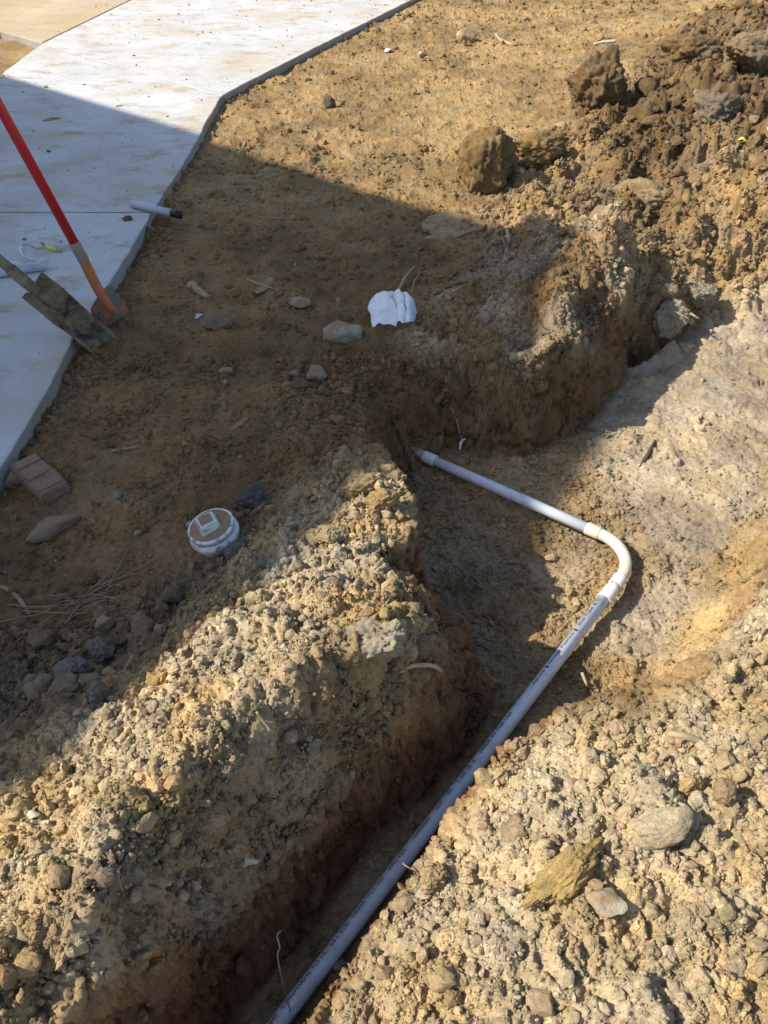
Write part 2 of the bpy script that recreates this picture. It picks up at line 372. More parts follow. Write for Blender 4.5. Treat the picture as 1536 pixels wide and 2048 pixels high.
def detail(x, y, S):
    rg = rough(x, y); fl = sstep(S)
    a = rg * (1 - .6 * fl)
    sdv = bil(SD_ARR, x, y); wdv = np.maximum(bil(WD_ARR, x, y), .03); wl = sstep((sdv + .004) / .03) * sstep((wdv * 1.15 - sdv) / .03) * np.clip((.26 - wdv) / .08, 0, 1)
    b1 = np.abs(noise2(x * 9, y * 9, .5)) - .25; b2 = np.abs(noise2(x * 22, y * 22, 1.5)) - .25; b3 = np.abs(noise2(x * 48, y * 48, 2.5)) - .25; b4 = np.abs(noise2(x * 95, y * 95, 3.5)) - .25
    d = a * (.046 * b1 + .032 * b2 + .016 * b3 + .009 * b4 + .016 * fbm2(x * 6, y * 6, 31., 3))
    far = zn(Z_FAR, x, y)
    d = d + far * (.14 * (np.abs(noise2(x * 4.2, y * 4.2, 8.5)) - .25) + .09 * (np.abs(noise2(x * 9.7, y * 9.7, 5.5)) - .25))
    d = d + (1 - a) * (.016 * fbm2(x * 3.5, y * 3.5, 4.5, 4) + .007 * (np.abs(noise2(x * 30, y * 30, 6.1)) - .25) + .006 * (np.abs(noise2(x * 65, y * 65, 6.7)) - .25) + .030 * np.maximum(fbm2(x * 9, y * 9, 41., 4) - .15, 0))
    return d * (1 - .93 * wl)
def ground_z(x, y):
    x = np.asarray(x, float); y = np.asarray(y, float)
    H, S, t = baseH(x, y); return H + detail(x, y, S)
def hit(u, v, dz=0.0):                              # where the line of sight through a photo point meets the soil
    d = ray(u, v); k = np.linspace(.9, 12, 1500); q = np.array([0, 0, CAM_H])[None] + k[:, None] * d[None]
    g = ground_z(q[:, 0], q[:, 1]); below = np.where(q[:, 2] <= g)[0]
    i = below[0] if len(below) else len(k) - 1
    a, b = q[max(i - 1, 0)], q[i]
    p = (a + b) / 2
    return Vector((p[0], p[1], float(ground_z(p[0:1], p[1:2])[0]) + dz))

_h = hit(1256, 716); HOLE = (_h.x + .025, _h.y + .045); print('burrow', _h)
# soil colours (dry reflectance of the earth itself)
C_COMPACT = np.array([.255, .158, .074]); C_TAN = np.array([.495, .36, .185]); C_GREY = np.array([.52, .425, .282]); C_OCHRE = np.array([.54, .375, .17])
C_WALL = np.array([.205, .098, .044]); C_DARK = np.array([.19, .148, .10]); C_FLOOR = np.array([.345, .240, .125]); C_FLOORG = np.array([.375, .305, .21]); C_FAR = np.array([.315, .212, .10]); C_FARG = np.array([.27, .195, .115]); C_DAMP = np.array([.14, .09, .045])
def soil_col(x, y, S, t):
    nz = sstep(.5 + 1.1 * fbm2(x * 4.3, y * 4.3, 11.1, 3)); nz2 = sstep(.5 + 1.3 * fbm2(x * 8.0, y * 8.0, 21.1, 3))
    L = lambda a, b, f: a + (b - a) * f[:, None]
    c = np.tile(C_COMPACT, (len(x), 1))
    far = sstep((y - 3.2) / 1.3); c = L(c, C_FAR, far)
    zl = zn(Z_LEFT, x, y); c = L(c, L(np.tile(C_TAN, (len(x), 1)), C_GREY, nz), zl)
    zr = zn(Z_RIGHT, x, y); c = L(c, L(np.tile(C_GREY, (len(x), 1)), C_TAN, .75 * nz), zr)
    zf = zn(Z_FAR, x, y); c = L(c, L(np.tile(C_FARG, (len(x), 1)), C_FAR, nz), zf)
    c = L(c, C_DAMP, zn(Z_DAMP, x, y) * (.6 + .4 * nz2))
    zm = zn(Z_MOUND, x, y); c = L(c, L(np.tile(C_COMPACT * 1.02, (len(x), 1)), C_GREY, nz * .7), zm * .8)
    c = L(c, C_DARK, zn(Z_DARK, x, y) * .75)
    c = L(c, C_OCHRE, nz2 * .18 * (zl + zr) * (nz2 > .0))
    # freshly turned, browner earth on the trench side of the near heap
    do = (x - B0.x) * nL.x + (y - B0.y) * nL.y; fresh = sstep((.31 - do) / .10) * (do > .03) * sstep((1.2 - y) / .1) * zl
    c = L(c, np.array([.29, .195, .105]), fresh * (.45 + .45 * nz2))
    # dug surfaces
    fl = L(np.tile(C_FLOOR, (len(x), 1)), C_FLOORG, np.clip(zn(Z_SMOOTH, x, y) + .3 * nz, 0, 1))
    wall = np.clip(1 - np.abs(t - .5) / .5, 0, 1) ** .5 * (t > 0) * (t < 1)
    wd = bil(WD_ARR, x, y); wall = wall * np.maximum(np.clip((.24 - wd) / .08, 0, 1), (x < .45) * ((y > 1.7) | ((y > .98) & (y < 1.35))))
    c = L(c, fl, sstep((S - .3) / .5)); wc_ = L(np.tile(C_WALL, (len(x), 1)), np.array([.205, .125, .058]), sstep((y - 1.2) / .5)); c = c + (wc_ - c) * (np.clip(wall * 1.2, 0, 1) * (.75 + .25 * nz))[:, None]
    c = L(c, C_OCHRE, zn(Z_OCHRE, x, y) * .65)
    big = sstep(.5 + 1.2 * fbm2(x * 1.7, y * 1.7, 91., 4)); return np.clip(c * (1 + .14 * (nz2 - .5) + .34 * (big - .5) * (1 - .7 * np.clip(zl + zr, 0, 1)))[:, None], 0, 1)

def grow(a, b, d0, g):                              # spacing d0 growing by factor g from a to b
    o = [a]; d = d0; sgn = 1 if b > a else -1
    while (b - o[-1]) * sgn > 0: o.append(o[-1] + sgn * d); d *= g
    return o[1:]
FX = 0.0047
xs = list(np.arange(-1.17, 1.35, FX)); xr = grow(xs[-1], 3.2, FX, 1.007); dR = xr[-1] - xr[-2]
xs = grow(xs[0], -70, FX, 1.05)[::-1] + xs + xr + grow(xr[-1], 70, dR, 1.12)
ys = list(np.arange(.22, 2.55, FX)); yr = grow(ys[-1], 8.5, FX, 1.0042); dY = yr[-1] - yr[-2]
ys = grow(ys[0], -70, FX, 1.06)[::-1] + ys + yr + grow(yr[-1], 90, dY, 1.12)
xs = np.array(xs); ys = np.array(ys); NX, NY = len(xs), len(ys)
X, Y = np.meshgrid(xs, ys)
dx0 = np.diff(X, axis=1); dy0 = np.diff(Y, axis=0)
RX0, RY0, RS = -1.4, -1.2, .006
_rx, _ry = np.meshgrid(np.arange(RX0, 3.0, RS), np.arange(RY0, 4.4, RS))
_rz = baseH(_rx.ravel(), _ry.ravel())[0].reshape(_rx.shape)
def rasterH(x, y):
    fx = np.clip((x - RX0) / RS, 0, _rz.shape[1] - 1.001); fy = np.clip((y - RY0) / RS, 0, _rz.shape[0] - 1.001)
    i = fx.astype(np.int32); j = fy.astype(np.int32); a = fx - i; b = fy - j
    return (_rz[j, i] * (1 - a) + _rz[j, i + 1] * a) * (1 - b) + (_rz[j + 1, i] * (1 - a) + _rz[j + 1, i + 1] * a) * b
relax = (sstep((4.3 - Y) / .6) * sstep((Y + 1.1) / .5) * sstep((X + 1.35) / .2) * sstep((2.9 - X) / .5))[1:-1, 1:-1]
for it in range(34):                                # let the grid crowd on to the steep faces
    Z = rasterH(X, Y)
    kx = np.sqrt(np.diff(X, axis=1) ** 2 + np.diff(Y, axis=1) ** 2 + np.diff(Z, axis=1) ** 2) / dx0; kx = kx / dx0
    ky = np.sqrt(np.diff(X, axis=0) ** 2 + np.diff(Y, axis=0) ** 2 + np.diff(Z, axis=0) ** 2) / dy0; ky = ky / dy0
    sx = (kx[1:-1, :-1] * X[1:-1, :-2] + kx[1:-1, 1:] * X[1:-1, 2:] + ky[:-1, 1:-1] * X[:-2, 1:-1] + ky[1:, 1:-1] * X[2:, 1:-1])
    sy = (kx[1:-1, :-1] * Y[1:-1, :-2] + kx[1:-1, 1:] * Y[1:-1, 2:] + ky[:-1, 1:-1] * Y[:-2, 1:-1] + ky[1:, 1:-1] * Y[2:, 1:-1])
    kk = kx[1:-1, :-1] + kx[1:-1, 1:] + ky[:-1, 1:-1] + ky[1:, 1:-1]
    X[1:-1, 1:-1] += .55 * relax * (sx / kk - X[1:-1, 1:-1]); Y[1:-1, 1:-1] += .55 * relax * (sy / kk - Y[1:-1, 1:-1])
for it in range(2):                                 # settle the grid
    ax_ = (X[1:-1, :-2] + X[1:-1, 2:] + X[:-2, 1:-1] + X[2:, 1:-1]) / 4; ay_ = (Y[1:-1, :-2] + Y[1:-1, 2:] + Y[:-2, 1:-1] + Y[2:, 1:-1]) / 4
    X[1:-1, 1:-1] += .5 * relax * (ax_ - X[1:-1, 1:-1]); Y[1:-1, 1:-1] += .5 * relax * (ay_ - Y[1:-1, 1:-1])
x = X.ravel(); y = Y.ravel()
H, S, T = baseH(x, y); Z = H + detail(x, y, S)
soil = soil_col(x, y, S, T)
# crumbling of the cut faces, worked along the surface normal in 3-D
Zg = H.reshape(X.shape)
for _ in range(4): Zg = Zg.copy(); Zg[1:-1, 1:-1] = .5 * Zg[1:-1, 1:-1] + .125 * (Zg[1:-1, :-2] + Zg[1:-1, 2:] + Zg[:-2, 1:-1] + Zg[2:, 1:-1])
tx = np.stack([np.gradient(X, axis=1), np.gradient(Y, axis=1), np.gradient(Zg, axis=1)], -1); ty = np.stack([np.gradient(X, axis=0), np.gradient(Y, axis=0), np.gradient(Zg, axis=0)], -1)
Nn = np.cross(tx, ty); Nn /= np.maximum(np.linalg.norm(Nn, axis=2), 1e-9)[..., None]; Nn = Nn.reshape(-1, 3)
steep = sstep((.95 - Nn[:, 2]) / .35)
idx = np.where((steep > .01) & (np.abs(x) < 4) & (y < 9) & (y > -1))[0]
xx, yy, zz = x[idx], y[idx], Z[idx]
dd = .020 * fbm(xx * 8, yy * 8, zz * 8, 2) + .013 * (np.abs(noise3(xx * 22, yy * 22, zz * 22)) - .2) + .008 * (np.abs(noise3(xx * 110, yy * 110, zz * 110)) - .2) + .011 * (np.abs(noise3(xx * 62, yy * 62, zz * 62)) - .2)
dd = dd - .016 * np.exp(-(noise3(xx * 9 + 40, yy * 9, zz * 11) / .06) ** 2) - .008 * np.exp(-(noise3(xx * 21, yy * 21 + 9, zz * 24) / .07) ** 2)
co = np.stack([x, y, Z], 1); co[idx] += Nn[idx] * (dd * steep[idx])[:, None]
me = bpy.data.meshes.new('ground'); nv = NX * NY
me.vertices.add(nv); me.vertices.foreach_set('co', co.astype(np.float32).ravel())
ii = (np.arange(NY - 1)[:, None] * NX + np.arange(NX - 1)[None]).ravel()
quads = np.stack([ii, ii + 1, ii + NX + 1, ii + NX], 1).astype(np.int32); nq = len(quads)
me.loops.add(nq * 4); me.loops.foreach_set('vertex_index', quads.ravel())
me.polygons.add(nq); me.polygons.foreach_set('loop_start', np.arange(0, nq * 4, 4, dtype=np.int32)); me.polygons.foreach_set('loop_total', np.full(nq, 4, np.int32))
me.polygons.foreach_set('use_smooth', np.ones(nq, bool))
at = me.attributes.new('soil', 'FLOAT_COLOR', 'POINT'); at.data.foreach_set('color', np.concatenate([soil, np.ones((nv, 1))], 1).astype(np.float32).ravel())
me.update(); me.validate()
me.materials.append(M_GROUND)
ground = bpy.data.objects.new('ground', me); COL.objects.link(ground); tag(ground, kind='structure')
print('ground verts', nv, NX, NY, time.time() - _T0)
# ------------------------------------------------------------------ concrete walkway
def concrete_material(name, base, stain, lo, hi):
    m, n, b = mat(name)
    pos = n.nodes.new('ShaderNodeNewGeometry').outputs['Position']
    r1 = ramp(n, tex_noise(n, pos, 2.2, 5, 0.6).outputs[0], [(0.3, 0.86), (0.7, 1.08)])
    r2 = ramp(n, tex_noise(n, pos, 130, 4, 0.75).outputs[0], [(0.25, 0.80), (0.5, 1.0), (0.8, 1.12)])
    c = mixc(n, 'MULTIPLY', 1.0, base, r1.outputs[0]); c = mixc(n, 'MULTIPLY', 1.0, c, r2.outputs[0])
    s1 = ramp(n, tex_noise(n, pos, 1.6, 6, 0.68, 0.3).outputs[0], [(lo, 0.0), (hi, 0.8)])
    c = mixc(n, 'MIX', s1.outputs[0], c, stain)
    mp = n.nodes.new('ShaderNodeMapping'); mp.inputs['Scale'].default_value = (5, 8, 5); mp.inputs['Rotation'].default_value = (0, 0, .5); n.links.new(pos, mp.inputs['Vector'])
    s2 = ramp(n, tex_noise(n, mp.outputs[0], 1.0, 5, 0.7).outputs[0], [(0.53, 0.0), (0.70, 0.75)])
    c = mixc(n, 'MIX', s2.outputs[0], c, (.33, .24, .13))
    n.links.new(c, b.inputs['Base Color']); b.inputs['Roughness'].default_value = 0.9; b.inputs['Specular IOR Level'].default_value = 0.2
    k = bump(n, None, tex_noise(n, pos, 45, 4, 0.7).outputs[0], 0.25, 0.004)
    bump(n, b, tex_noise(n, pos, 260, 3, 0.7).outputs[0], 0.35, 0.0015, k)
    return m
M_CONC = concrete_material('concrete', (.51, .51, .50), (.43, .34, .24), .47, .68)
M_CONC2 = concrete_material('dusty_concrete', (.47, .38, .26), (.42, .31, .18), .4, .6)
M_SIDE = concrete_material('formed_edge', (.33, .315, .30), (.27, .215, .15), .42, .62)
SLAB_Z = .062
walk = empty('concrete_walkway', (-1.8, 4, 0)); tag(walk, kind='structure')
def slab(poly, material, edge_noise=.006):
    bm = bmesh.new(); pts = []
    for i in range(len(poly)):                       # fine points along each edge so that it can wander a little
        a = Vector(poly[i]).to_2d(); b = Vector(poly[(i + 1) % len(poly)]).to_2d(); L = (b - a).length; n = max(1, int(L / .04))
        for k in range(n):
            q = a.lerp(b, k / n); pts.append((q.x, q.y))
    pa = np.array(pts); dn = np.stack([noise2(pa[:, 0] * 9, pa[:, 1] * 9, 51.), noise2(pa[:, 0] * 9, pa[:, 1] * 9, 52.)], 1) * edge_noise
    pa = pa + dn
    top = [bm.verts.new((p[0], p[1], SLAB_Z)) for p in pa]; bot = [bm.verts.new((p[0], p[1], SLAB_Z - .12)) for p in pa]
    ft = bm.faces.new(top); bm.faces.new(bot[::-1]); n = len(top)
    for i in range(n): bm.faces.new((top[i], bot[i], bot[(i + 1) % n], top[(i + 1) % n]))
    bm.normal_update()
    if ft.normal.z < 0: bmesh.ops.reverse_faces(bm, faces=bm.faces[:])
    te = [e for e in ft.edges]
    bmesh.ops.bevel(bm, geom=te, offset=.008, segments=3, affect='EDGES', profile=.5)
    bm.normal_update(); side_i = [f_.index for f_ in bm.faces if f_.normal.z < .5]
    o = bm_obj('slab', bm, material, walk); o.data.materials.append(M_SIDE)
    for i_ in side_i: o.data.polygons[i_].material_index = 1
    o.matrix_parent_inverse = Matrix.Translation(-Vector(walk.location)); return o
g = .003
EDGE = [P(u, v, SLAB_Z) for u, v in ((20, 900), (67, 827), (100, 767), (140, 687), (180, 630), (213, 573), (267, 487), (303, 424))]
yj = EDGE[-1][1]; xe = EDGE[-1][0]
J2 = P(443, 192, SLAB_Z); J2l = P(150, 108, SLAB_Z)
XL = -2.60; slj = (J2l[1] - J2[1]) / (J2l[0] - J2[0]); yJl = J2[1] + slj * (XL - J2[0])
SL1 = [(EDGE[0][0] - .02, -.9), (EDGE[0][0] - .015, 1.4)] + [(q[0], q[1]) for q in EDGE[:-1]] + [(xe, yj - g), (XL, yj - g), (XL, -.9)]
SL2 = [(xe, yj + g)] + [(q[0], q[1]) for q in (P(365, 330, SLAB_Z), P(400, 268, SLAB_Z))] + [(J2[0], J2[1] - g), (XL, yJl - g), (XL, yj + g)]
E1 = P(482, 170, SLAB_Z); E2 = P(640, 90, SLAB_Z); E3 = P(822, 0, SLAB_Z); Ed = (E3 - E2); E4 = E3 + Ed * 1.6
K1 = P(85, 86, SLAB_Z); K2 = P(262, 0, SLAB_Z); K3 = K2 + (K2 - K1) * 2
SL3 = [(J2[0], J2[1] + g), (E1[0], E1[1]), (E2[0], E2[1]), (E3[0], E3[1]), (E4[0], E4[1]), (K3[0], K3[1]), (K1[0], K1[1]), (XL, yJl + g)]
SL4 = [(K1[0] - .01, K1[1] + .01), (K3[0] - .01, K3[1]), (-7, K3[1]), (-7, 7.2), (P(0, 62, SLAB_Z)[0], P(0, 62, SLAB_Z)[1])]
M_JOINT = plain('joint_dirt', (.20, .15, .10), .95, .3, 60, .4, .002, .1)
for (a_, b_) in (((xe - .01, yj), (XL, yj)), ((J2[0] - .01, J2[1]), (XL, yJl)), ((K1[0], K1[1]), (K3[0], K3[1]))):
    a_ = Vector((a_[0], a_[1], SLAB_Z - .006)); b_ = Vector((b_[0], b_[1], SLAB_Z - .006)); o = tube('joint_dirt', [a_, a_.lerp(b_, .5), b_], .0055, M_JOINT, walk, seg=6); o.matrix_parent_inverse = Matrix.Translation(-Vector(walk.location))
for pl, mm in ((SL1, M_CONC), (SL2, M_CONC), (SL3, M_CONC), (SL4, M_CONC2)): slab(pl, mm)
def in_slab(x, y, margin=0.0):
    r = np.zeros(len(x), bool)
    for pl in (SL1, SL2, SL3, SL4):
        d, _ = poly_sdf([tuple(p[:2]) for p in pl], x, y); r |= d > -margin
    return r

# ------------------------------------------------------------------ the house whose gable throws the big shadow
tip = Vector(P(1215, 488, .13)); tan_el = math.tan(R(SUN_EL))
gv = Vector((-.17, .985, 0)).normalized(); hn = Vector((gv.y, -gv.x, 0))          # along the gable wall / out of it
ZP, HW, SLOPE = 6.6, 4.0, .84
apex = Vector((tip.x, tip.y, 0)) - SHADOW_DIR * ((ZP - tip.z) / tan_el)
house = empty('house', (apex.x, apex.y, 0)); tag(house, 'white gabled house beside the walkway, left of the picture', 'house')
def hp(a, d, z): q = gv * a + hn * d; return (q.x, q.y, z)                        # local: along gable, outwards, up
M_SIDING = plain('house_siding', (.70, .69, .66), .6, .08, 4, .1, .002)
M_ROOF = plain('roof_shingle', (.09, .085, .08), .95, .3, 30, .5, .006)
M_TRIM = plain('house_trim', (.75, .75, .73), .5, .05, 10, .05, .001)
M_GLASS = plain('window_glass', (.03, .04, .05), .08, .05, 3, .0, .001, .5)
ze = ZP - HW * SLOPE - .02; D = 7.0
wv = [hp(-HW + .25, -.3, -.1), hp(HW - .25, -.3, -.1), hp(HW - .25, -.3, ze + .1), hp(0, -.3, ZP - .22), hp(-HW + .25, -.3, ze + .1)]
wv += [tuple(Vector(p) - hn * D) for p in wv]
mesh_obj('wall', wv, [(0, 1, 2, 3, 4), (9, 8, 7, 6, 5)] + [(i, i + 5, (i + 1) % 5 + 5, (i + 1) % 5) for i in range(5)], M_SIDING, house, False)
for s in (-1, 1):
    a0, a1 = 0, s * HW
    rv = []
    for d in (0, -D - .6):
        for (a, z) in ((a0, ZP), (a1, ZP - HW * SLOPE), (a1, ZP - HW * SLOPE - .14), (a0, ZP - .14)): rv.append(hp(a, d, z))
    mesh_obj('roof', rv, [(0, 1, 2, 3), (7, 6, 5, 4), (0, 4, 5, 1), (1, 5, 6, 2), (2, 6, 7, 3), (3, 7, 4, 0)], M_ROOF, house, False)
for a, z in ((-1.6, 1.5), (1.4, 1.5), (0, 4.3)):
    fv = [hp(a - .55, -.29, z - .65), hp(a + .55, -.29, z - .65), hp(a + .55, -.29, z + .65), hp(a - .55, -.29, z + .65)]; fv += [tuple(Vector(p) + hn * .05) for p in fv]
    wnd = mesh_obj('window', fv, [(0, 1, 2, 3), (7, 6, 5, 4)] + [(i, i + 4, (i + 1) % 4 + 4, (i + 1) % 4) for i in range(4)], M_TRIM, house, False)
    gvv = [hp(a - .46, -.235, z - .56), hp(a + .46, -.235, z - .56), hp(a + .46, -.235, z + .56), hp(a - .46, -.235, z + .56)]
    mesh_obj('pane', gvv, [(0, 1, 2, 3)], M_GLASS, wnd, False)

# ------------------------------------------------------------------ rocks and clods
def rock_verts(seed, sub, kind):
    r = np.random.default_rng(seed); bm = bmesh.new(); bmesh.ops.create_icosphere(bm, subdivisions=sub, radius=1.0)
    v = np.array([q.co[:] for q in bm.verts]); f = [tuple(q.index for q in fc.verts) for fc in bm.faces]; bm.free()
    o = r.uniform(0, 90, 3)
    def N(fq): return noise3(v[:, 0] * fq + o[0], v[:, 1] * fq + o[1], v[:, 2] * fq + o[2])
    ncut, lo, hi = {'stone': (11, .58, .88), 'clod': (9, .50, .92), 'slabby': (9, .6, .9), 'crumb': (9, .38, .85)}[kind]
    for _ in range(ncut):
        n = r.normal(size=3); n /= np.linalg.norm(n); d = v @ n; c = r.uniform(lo, hi); v = v - np.outer(np.maximum(d - c, 0) * .9, n)
    if kind in ('clod', 'crumb'):
        dsp = .26 * N(1.3) + .22 * (np.abs(N(2.6)) - .2) + .16 * (np.abs(N(5.2)) - .2) + (.10 * N(8.5) if sub > 2 else 0)
        if sub >= 4: dsp = dsp + .10 * (np.abs(N(10.5)) - .2) + .07 * (np.abs(N(21)) - .2) + (.05 * N(38) if sub > 4 else 0)
    else:
        dsp = .16 * N(1.2) + .07 * N(3.3) + .03 * N(8)
        if sub >= 4: dsp = dsp + .012 * N(12)
    n = v / np.linalg.norm(v, axis=1)[:, None]; v = v + n * dsp[:, None]
    return v, f
def rock_mesh(name, seed, sub, kind, material):
    v, f = rock_verts(seed, sub, kind); me = bpy.data.meshes.new(name); me.from_pydata([tuple(q) for q in v], [], f)
    me.polygons.foreach_set('use_smooth', [sub > 2] * len(f)); me.materials.append(material); return me
CRUMBS = bpy.data.collections.new('crumb_shapes')               # the shapes that the soil crumbs are drawn from
for k in range(8):
    CRUMBS.objects.link(bpy.data.objects.new('crumb_shape_%d' % k, rock_mesh('crumb_shape', 100 + k, 2, 'crumb' if k < 6 else 'stone', M_CRUMB)))

def scatter_object(name, pts, scl, rot, idx, colr, label, cat):
    me = bpy.data.meshes.new(name); n = len(pts); me.vertices.add(n); me.vertices.foreach_set('co', pts.astype(np.float32).ravel())
    for nm, typ, key, arr in (('scl', 'FLOAT_VECTOR', 'vector', scl), ('rot', 'FLOAT_VECTOR', 'vector', rot), ('idx', 'INT', 'value', idx), ('soil', 'FLOAT_COLOR', 'color', np.concatenate([colr, np.ones((n, 1))], 1))):
        a = me.attributes.new(nm, typ, 'POINT'); a.data.foreach_set(key, np.ascontiguousarray(arr, dtype=np.int32 if typ == 'INT' else np.float32).ravel())
    o = bpy.data.objects.new(name, me); COL.objects.link(o)
    ng = bpy.data.node_groups.new(name + '_nodes', 'GeometryNodeTree')
    ng.interface.new_socket('Geometry', in_out='INPUT', socket_type='NodeSocketGeometry'); ng.interface.new_socket('Geometry', in_out='OUTPUT', socket_type='NodeSocketGeometry')
    gi = ng.nodes.new('NodeGroupInput'); go = ng.nodes.new('NodeGroupOutput')
    ci = ng.nodes.new('GeometryNodeCollectionInfo'); ci.inputs['Collection'].default_value = CRUMBS; ci.inputs['Separate Children'].default_value = True; ci.inputs['Reset Children'].default_value = True
    ip = ng.nodes.new('GeometryNodeInstanceOnPoints'); ip.inputs['Pick Instance'].default_value = True
    def named(nm, dt):
        a = ng.nodes.new('GeometryNodeInputNamedAttribute'); a.data_type = dt; a.inputs['Name'].default_value = nm; return a.outputs['Attribute']
    er = ng.nodes.new('FunctionNodeEulerToRotation')
    L = ng.links.new
    L(gi.outputs[0], ip.inputs['Points']); L(ci.outputs[0], ip.inputs['Instance']); L(named('idx', 'INT'), ip.inputs['Instance Index'])
    L(named('rot', 'FLOAT_VECTOR'), er.inputs[0]); L(er.outputs[0], ip.inputs['Rotation']); L(named('scl', 'FLOAT_VECTOR'), ip.inputs['Scale']); L(ip.outputs[0], go.inputs[0])
    md = o.modifiers.new('scatter', 'NODES'); md.node_group = ng
    tag(o, label, cat, kind='stuff'); return o

def soil_points(n, x0, x1, y0, y1, dens):
    X_ = rng.uniform(x0, x1, n); Y_ = rng.uniform(y0, y1, n); keep = rng.random(n) < dens(X_, Y_); X_, Y_ = X_[keep], Y_[keep]
    k2 = ~in_slab(X_, Y_, -.0); return X_[k2], Y_[k2]
def dist(X_, Y_): return np.sqrt(X_ ** 2 + Y_ ** 2 + 2.25)
def clump(X_, Y_, sd): return sstep(.5 + 1.4 * fbm2(X_ * 5, Y_ * 5, sd, 3))
def dens_near(X_, Y_):
    h = np.maximum.reduce([zn(Z_LEFT, X_, Y_), zn(Z_RIGHT, X_, Y_), .95 * zn(Z_MOUND, X_, Y_)])
    e = np.maximum.reduce([.8 * zn(Z_EDGE, X_, Y_), .75 * zn(Z_DARK, X_, Y_), .55 * zn(Z_SLABEDGE, X_, Y_), zn(Z_FAR, X_, Y_)])
    c = clump(X_, Y_, 61.)
    H_, S_, t_ = baseH(X_, Y_)
    d = np.maximum(h * (.35 + .65 * c), e * (.2 + .8 * c)); d = np.maximum(d, .025 + .13 * c * c)
    fl = sstep((S_ - .6) / .3); d = d * (1 - fl) + fl * (.10 + .22 * c) * (1 - .85 * zn(Z_SMOOTH, X_, Y_)); d = d * (1 - .7 * zn(Z_OCHRE, X_, Y_))
    return d * np.where((t_ > .05) & (t_ < .8) & (bil(WD_ARR, X_, Y_) < .2), .35, 1)
xa, ya = soil_points(270000, -1.15, 1.5, .2, 2.4, dens_near)
xb, yb = soil_points(110000, -1.2, 3.2, 2.4, 4.6, dens_near)
xc, yc = soil_points(42000, -1.0, 4.2, 4.6, 8.5, dens_near)
px = np.concatenate([xa, xb, xc]); py = np.concatenate([ya, yb, yc])
dcam = dist(px, py)
uu = rng.random(len(px)); rad = .0019 * (dcam / 1.7) ** .85 * uu ** (-1 / 2.35); rad = np.minimum(rad, .0145 * (.5 + .5 * dcam / 1.7) * rng.uniform(.5, 1, len(px)))
big_ok = np.clip(.35 + rough(px, py), 0, 1); rad = np.minimum(rad, .004 * dcam / 1.7 + .016 * big_ok)
H_, S_, t_ = baseH(px, py); pz = H_ + detail(px, py, S_) + rad * .05
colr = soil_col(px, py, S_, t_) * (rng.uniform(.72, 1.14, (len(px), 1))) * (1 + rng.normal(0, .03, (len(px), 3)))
pale = rng.random(len(px)) < .02; colr[pale] = np.array([.36, .28, .18]) * rng.uniform(.8, 1.15, (pale.sum(), 1))
scl = rad[:, None] * rng.uniform(.6, 1.6, (len(px), 3))
vi = np.where((steep > .25) & (x > -1.1) & (x < 1.6) & (y > .25) & (y < 3.6))[0]
dug = T[vi] > .02; prob = np.where(dug, .10, .42) * (.25 + .75 * clump(x[vi], y[vi], 62.)); vi = vi[rng.random(len(vi)) < prob]; dug = T[vi] > .02
wr_ = .0017 * rng.random(len(vi)) ** (-1 / 2.3); wr_ = np.minimum(wr_, np.where(dug, .007, .013) * rng.uniform(.5, 1, len(vi)))
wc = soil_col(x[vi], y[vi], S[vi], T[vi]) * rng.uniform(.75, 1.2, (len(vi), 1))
px = np.concatenate([px, co[vi, 0]]); py = np.concatenate([py, co[vi, 1]]); pz = np.concatenate([pz, co[vi, 2]]); scl = np.concatenate([scl, wr_[:, None] * rng.uniform(.65, 1.4, (len(vi), 3))]); colr = np.concatenate([colr, wc])
rk = []
for a_, b_ in zip(RIM, RIM[1:] + RIM[:1]):
    n_ = int(math.hypot(b_[0] - a_[0], b_[1] - a_[1]) / .0035) if a_[2] < .25 and b_[2] < .25 else 0
    for _ in range(n_):
        t_ = random.random(); rk.append((a_[0] + (b_[0] - a_[0]) * t_ + random.gauss(0, .017), a_[1] + (b_[1] - a_[1]) * t_ + random.gauss(0, .017)))
rk = np.array(rk); Hr, Sr, Tr = baseH(rk[:, 0], rk[:, 1]); rr_ = np.minimum(.0035 * rng.random(len(rk)) ** (-1 / 1.9), .02)
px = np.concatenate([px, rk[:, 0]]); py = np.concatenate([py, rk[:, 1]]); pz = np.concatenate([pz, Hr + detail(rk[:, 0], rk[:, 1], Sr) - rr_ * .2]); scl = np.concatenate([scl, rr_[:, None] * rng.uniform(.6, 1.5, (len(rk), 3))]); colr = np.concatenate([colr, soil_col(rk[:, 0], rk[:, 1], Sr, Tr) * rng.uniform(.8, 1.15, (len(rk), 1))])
scatter_object('soil_crumbs', np.stack([px, py, pz], 1), scl, rng.uniform(0, 6.28, (len(px), 3)), rng.integers(0, 8, len(px)), np.clip(colr, .01, .9), 'loose soil crumbs and grit strewn over the dug ground', 'soil crumbs')
print('crumbs', len(px))
